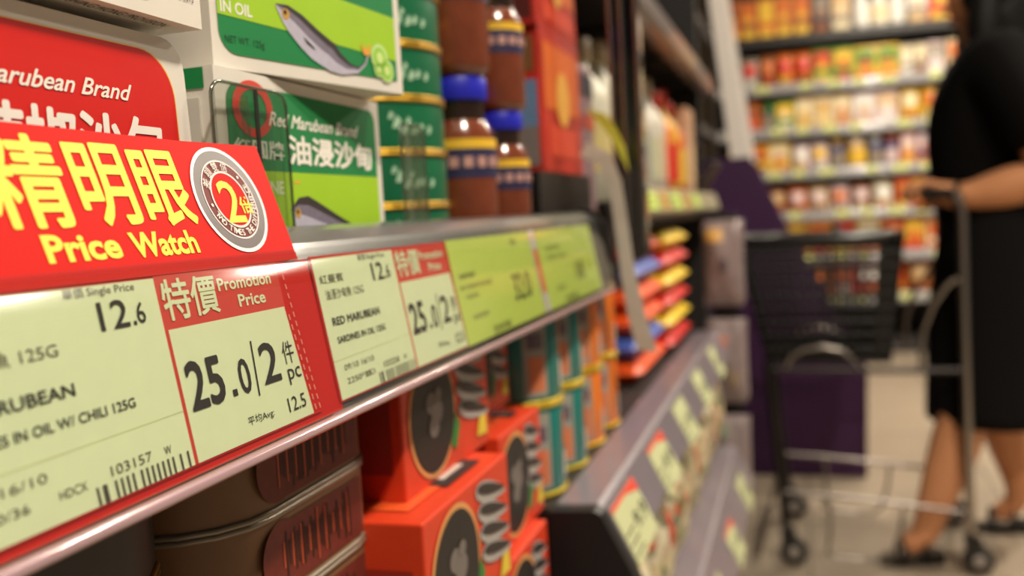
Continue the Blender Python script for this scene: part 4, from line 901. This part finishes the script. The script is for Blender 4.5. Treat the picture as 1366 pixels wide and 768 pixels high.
def shopper():
    P = thing('person', 'person in black top and dark skirt pushing the basket trolley', 'person', (.46, 2.83, 0))
    V = [(.510, 2.830, .860, .115),                                       # 0 pelvis
         (.490, 2.830, 1.020, .105), (.478, 2.830, 1.180, .120), (.488, 2.830, 1.310, .112),   # 1-3 spine
         (.490, 2.830, 1.390, .052), (.478, 2.830, 1.450, .060), (.468, 2.830, 1.520, .088), (.478, 2.830, 1.590, .072),   # 4-7 neck, head
         (.495, 2.690, 1.335, .056), (.555, 2.655, 1.170, .046), (.610, 2.660, 1.030, .058), (.500, 2.674, 1.004, .054), (.405, 2.692, .987, .034), (.368, 2.700, .995, .026),  # 8-13 near arm
         (.495, 2.970, 1.335, .062), (.540, 3.000, 1.170, .048), (.570, 3.000, 1.030, .042), (.480, 2.985, 1.010, .036), (.400, 2.970, 1.000, .026), (.366, 2.965, 1.003, .025),  # 14-19 far arm
         (.480, 2.750, .800, .095), (.428, 2.765, .450, .066), (.388, 2.742, .320, .074), (.318, 2.702, .140, .046), (.300, 2.698, .075, .040), (.240, 2.685, .040, .026),   # 20-25 near leg
         (.520, 2.920, .800, .095), (.520, 2.950, .450, .070), (.545, 2.965, .320, .068), (.590, 2.985, .150, .046), (.585, 2.990, .085, .034), (.520, 2.995, .040, .026)]   # 26-31 far leg
    Eg = [(0, 1), (1, 2), (2, 3), (3, 4), (4, 5), (5, 6), (6, 7), (3, 8), (8, 9), (9, 10), (10, 11), (11, 12), (12, 13), (3, 14), (14, 15), (15, 16), (16, 17), (17, 18), (18, 19),
          (0, 20), (20, 21), (21, 22), (22, 23), (23, 24), (24, 25), (0, 26), (26, 27), (27, 28), (28, 29), (29, 30), (30, 31)]
    # palms and fingers wrap the bar (axis along Y at x .318, z .9985)
    bar = (.318, .9985)
    for wrist, yc in ((13, 2.712), (19, 2.950)):
        for k in range(4):
            y = yc + (-.033 + .022 * k); L = (.9, 1.0, .97, .84)[k]
            base = len(V)
            for (q, rr, fr) in ((62, .034, .0100), (112, .0300, .0092), (165, .0290, .0086), (165 + 62 * L, .0285, .0076)):
                a = math.radians(q); V.append((bar[0] + rr * math.cos(a), y, bar[1] + rr * math.sin(a), fr))
            Eg += [(wrist, base), (base, base + 1), (base + 1, base + 2), (base + 2, base + 3)]
        base = len(V); y = yc + (.040 if wrist == 13 else -.040)
        V += [(.353, y, .982, .0105), (.336, y, .964, .0095), (.312, y - .006, .963, .0080)]
        Eg += [(wrist, base), (base, base + 1), (base + 1, base + 2)]
    skin_mesh('body', V, Eg, SKIN, P, 0, 2)
    # face
    b = MB()
    fx = .468 - .066
    for s in (-1, 1):
        b.lathe([(.002, -.004), (.010, -.002), (.011, 0), (.009, .003), (.002, .005)], (fx + .012, 2.83 + s * .031, 1.528), M(235, 228, 220, .3), 12, rot=Matrix.Rotation(-math.pi / 2, 3, 'Y'))
        b.lathe([(.001, 0), (.0055, .001), (.004, .0035), (.001, .004)], (fx + .0085, 2.83 + s * .031, 1.528), BLACK, 10, rot=Matrix.Rotation(-math.pi / 2, 3, 'Y'))
    b.build('eyes', P)
    b = MB(); b.tube([(fx + .012, 2.83, 1.530), (fx - .004, 2.83, 1.505), (fx - .014, 2.83, 1.490), (fx + .004, 2.83, 1.484)], [.006, .009, .012, .006], SKIN, 10); b.build('nose', P)
    b = MB(); b.tube([(fx + .018, 2.808, 1.459), (fx + .006, 2.82, 1.461), (fx + .002, 2.83, 1.460), (fx + .006, 2.84, 1.461), (fx + .018, 2.852, 1.459)], [.003, .0055, .006, .0055, .003], M(150, 70, 62, .4), 8); b.build('mouth', P)
    # hair: long, falling over the near cheek and back
    skin_mesh('hair', [(.500, 2.83, 1.560, (.100, .098)), (.455, 2.83, 1.610, (.070, .075)), (.530, 2.83, 1.480, (.096, .100)), (.555, 2.83, 1.380, (.098, .110)), (.560, 2.83, 1.280, (.085, .120)), (.565, 2.83, 1.20, (.05, .10)),
                       (.480, 2.752, 1.520, .042), (.468, 2.738, 1.420, .044), (.470, 2.725, 1.320, .036), (.470, 2.72, 1.24, .020), (.480, 2.908, 1.520, .042), (.470, 2.92, 1.420, .044), (.475, 2.93, 1.320, .034)],
              [(0, 1), (0, 2), (2, 3), (3, 4), (4, 5), (0, 6), (6, 7), (7, 8), (8, 9), (0, 10), (10, 11), (11, 12)], HAIR, P)
    # black short-sleeved top
    skin_mesh('top', [(.512, 2.83, .850, (.150, .165)), (.490, 2.83, 1.020, (.128, .150)), (.470, 2.83, 1.190, (.142, .160)), (.488, 2.83, 1.310, (.122, .135)), (.492, 2.83, 1.375, (.066, .072)),
                      (.497, 2.690, 1.335, .090), (.550, 2.655, 1.200, .082), (.592, 2.654, 1.085, .074), (.497, 2.970, 1.335, .078), (.540, 2.998, 1.190, .066), (.562, 3.0, 1.080, .060)],
              [(0, 1), (1, 2), (2, 3), (3, 4), (3, 5), (5, 6), (6, 7), (3, 8), (8, 9), (9, 10)], CLOTH, P)
    # skirt: lathed oval that flares a little and sways, open hem
    b = MB(); prof = [(1.00, .118, .150, .505), (.92, .140, .165, .512), (.80, .158, .180, .510), (.66, .165, .180, .500), (.52, .162, .182, .492), (.41, .164, .184, .490), (.375, .164, .184, .490), (.378, .160, .180, .490), (.55, .154, .174, .494)]
    seg = 36; vs = []
    for z, rx, ry, cx in prof:
        for k in range(seg):
            a = 2 * math.pi * k / seg; wv = 1 + .025 * math.sin(7 * a) * (1 - z); vs.append((cx + rx * wv * math.cos(a), 2.83 + ry * wv * math.sin(a), z))
    b.add(vs, [(i * seg + k, i * seg + (k + 1) % seg, (i + 1) * seg + (k + 1) % seg, (i + 1) * seg + k) for i in range(len(prof) - 1) for k in range(seg)], SKIRT, True); b.build('skirt', P)
    # shoes: open dark sandals with straps
    for (ax, ay, tx, ty) in ((.315, 2.700, .212, 2.680), (.595, 2.990, .490, 2.998)):
        d = Vector((tx - ax, ty - ay, 0)); L = d.length; u = d.normalized(); v = Vector((-u.y, u.x, 0)); o = Vector((ax, ay, 0)) - u * .03
        out = [(0, -.022), (.03, -.030), (.09, -.032), (L + .03, -.036), (L + .055, -.022), (L + .062, 0), (L + .055, .024), (L + .03, .036), (.09, .030), (.03, .028), (0, .022)]
        b = MB(); b.prism(out, lambda a, c, z: o + u * a + v * c + Vector((0, 0, z)), .001, .016, SHOE)
        b.prism([(0, -.024), (.05, -.028), (.05, .028), (0, .024)], lambda a, c, z: o + u * a + v * c + Vector((0, 0, z)), .014, .034, SHOE)
        for a, hh_, rr in ((L + .005, .052, .014), (.055, .085, .008)):
            b.tube([o + u * a + v * (.040 * math.cos(q)) + Vector((0, 0, .012 + hh_ * math.sin(q))) for q in [math.pi * k / 10 for k in range(11)]], rr * .5, SHOE, 8)
        b.build('shoe', P)
    b = MB(); b.tube([(.398 + .034 * .3 * math.cos(q), 2.691 + .030 * math.cos(q), .988 + .032 * math.sin(q)) for q in [2 * math.pi * k / 20 for k in range(20)]], .008, M(20, 18, 18, .3), 8, True)
    b.box(.386, .404, 2.651, 2.661, .976, .998, M(46, 44, 42, .3), .002); b.build('wristwatch', P)
shopper()
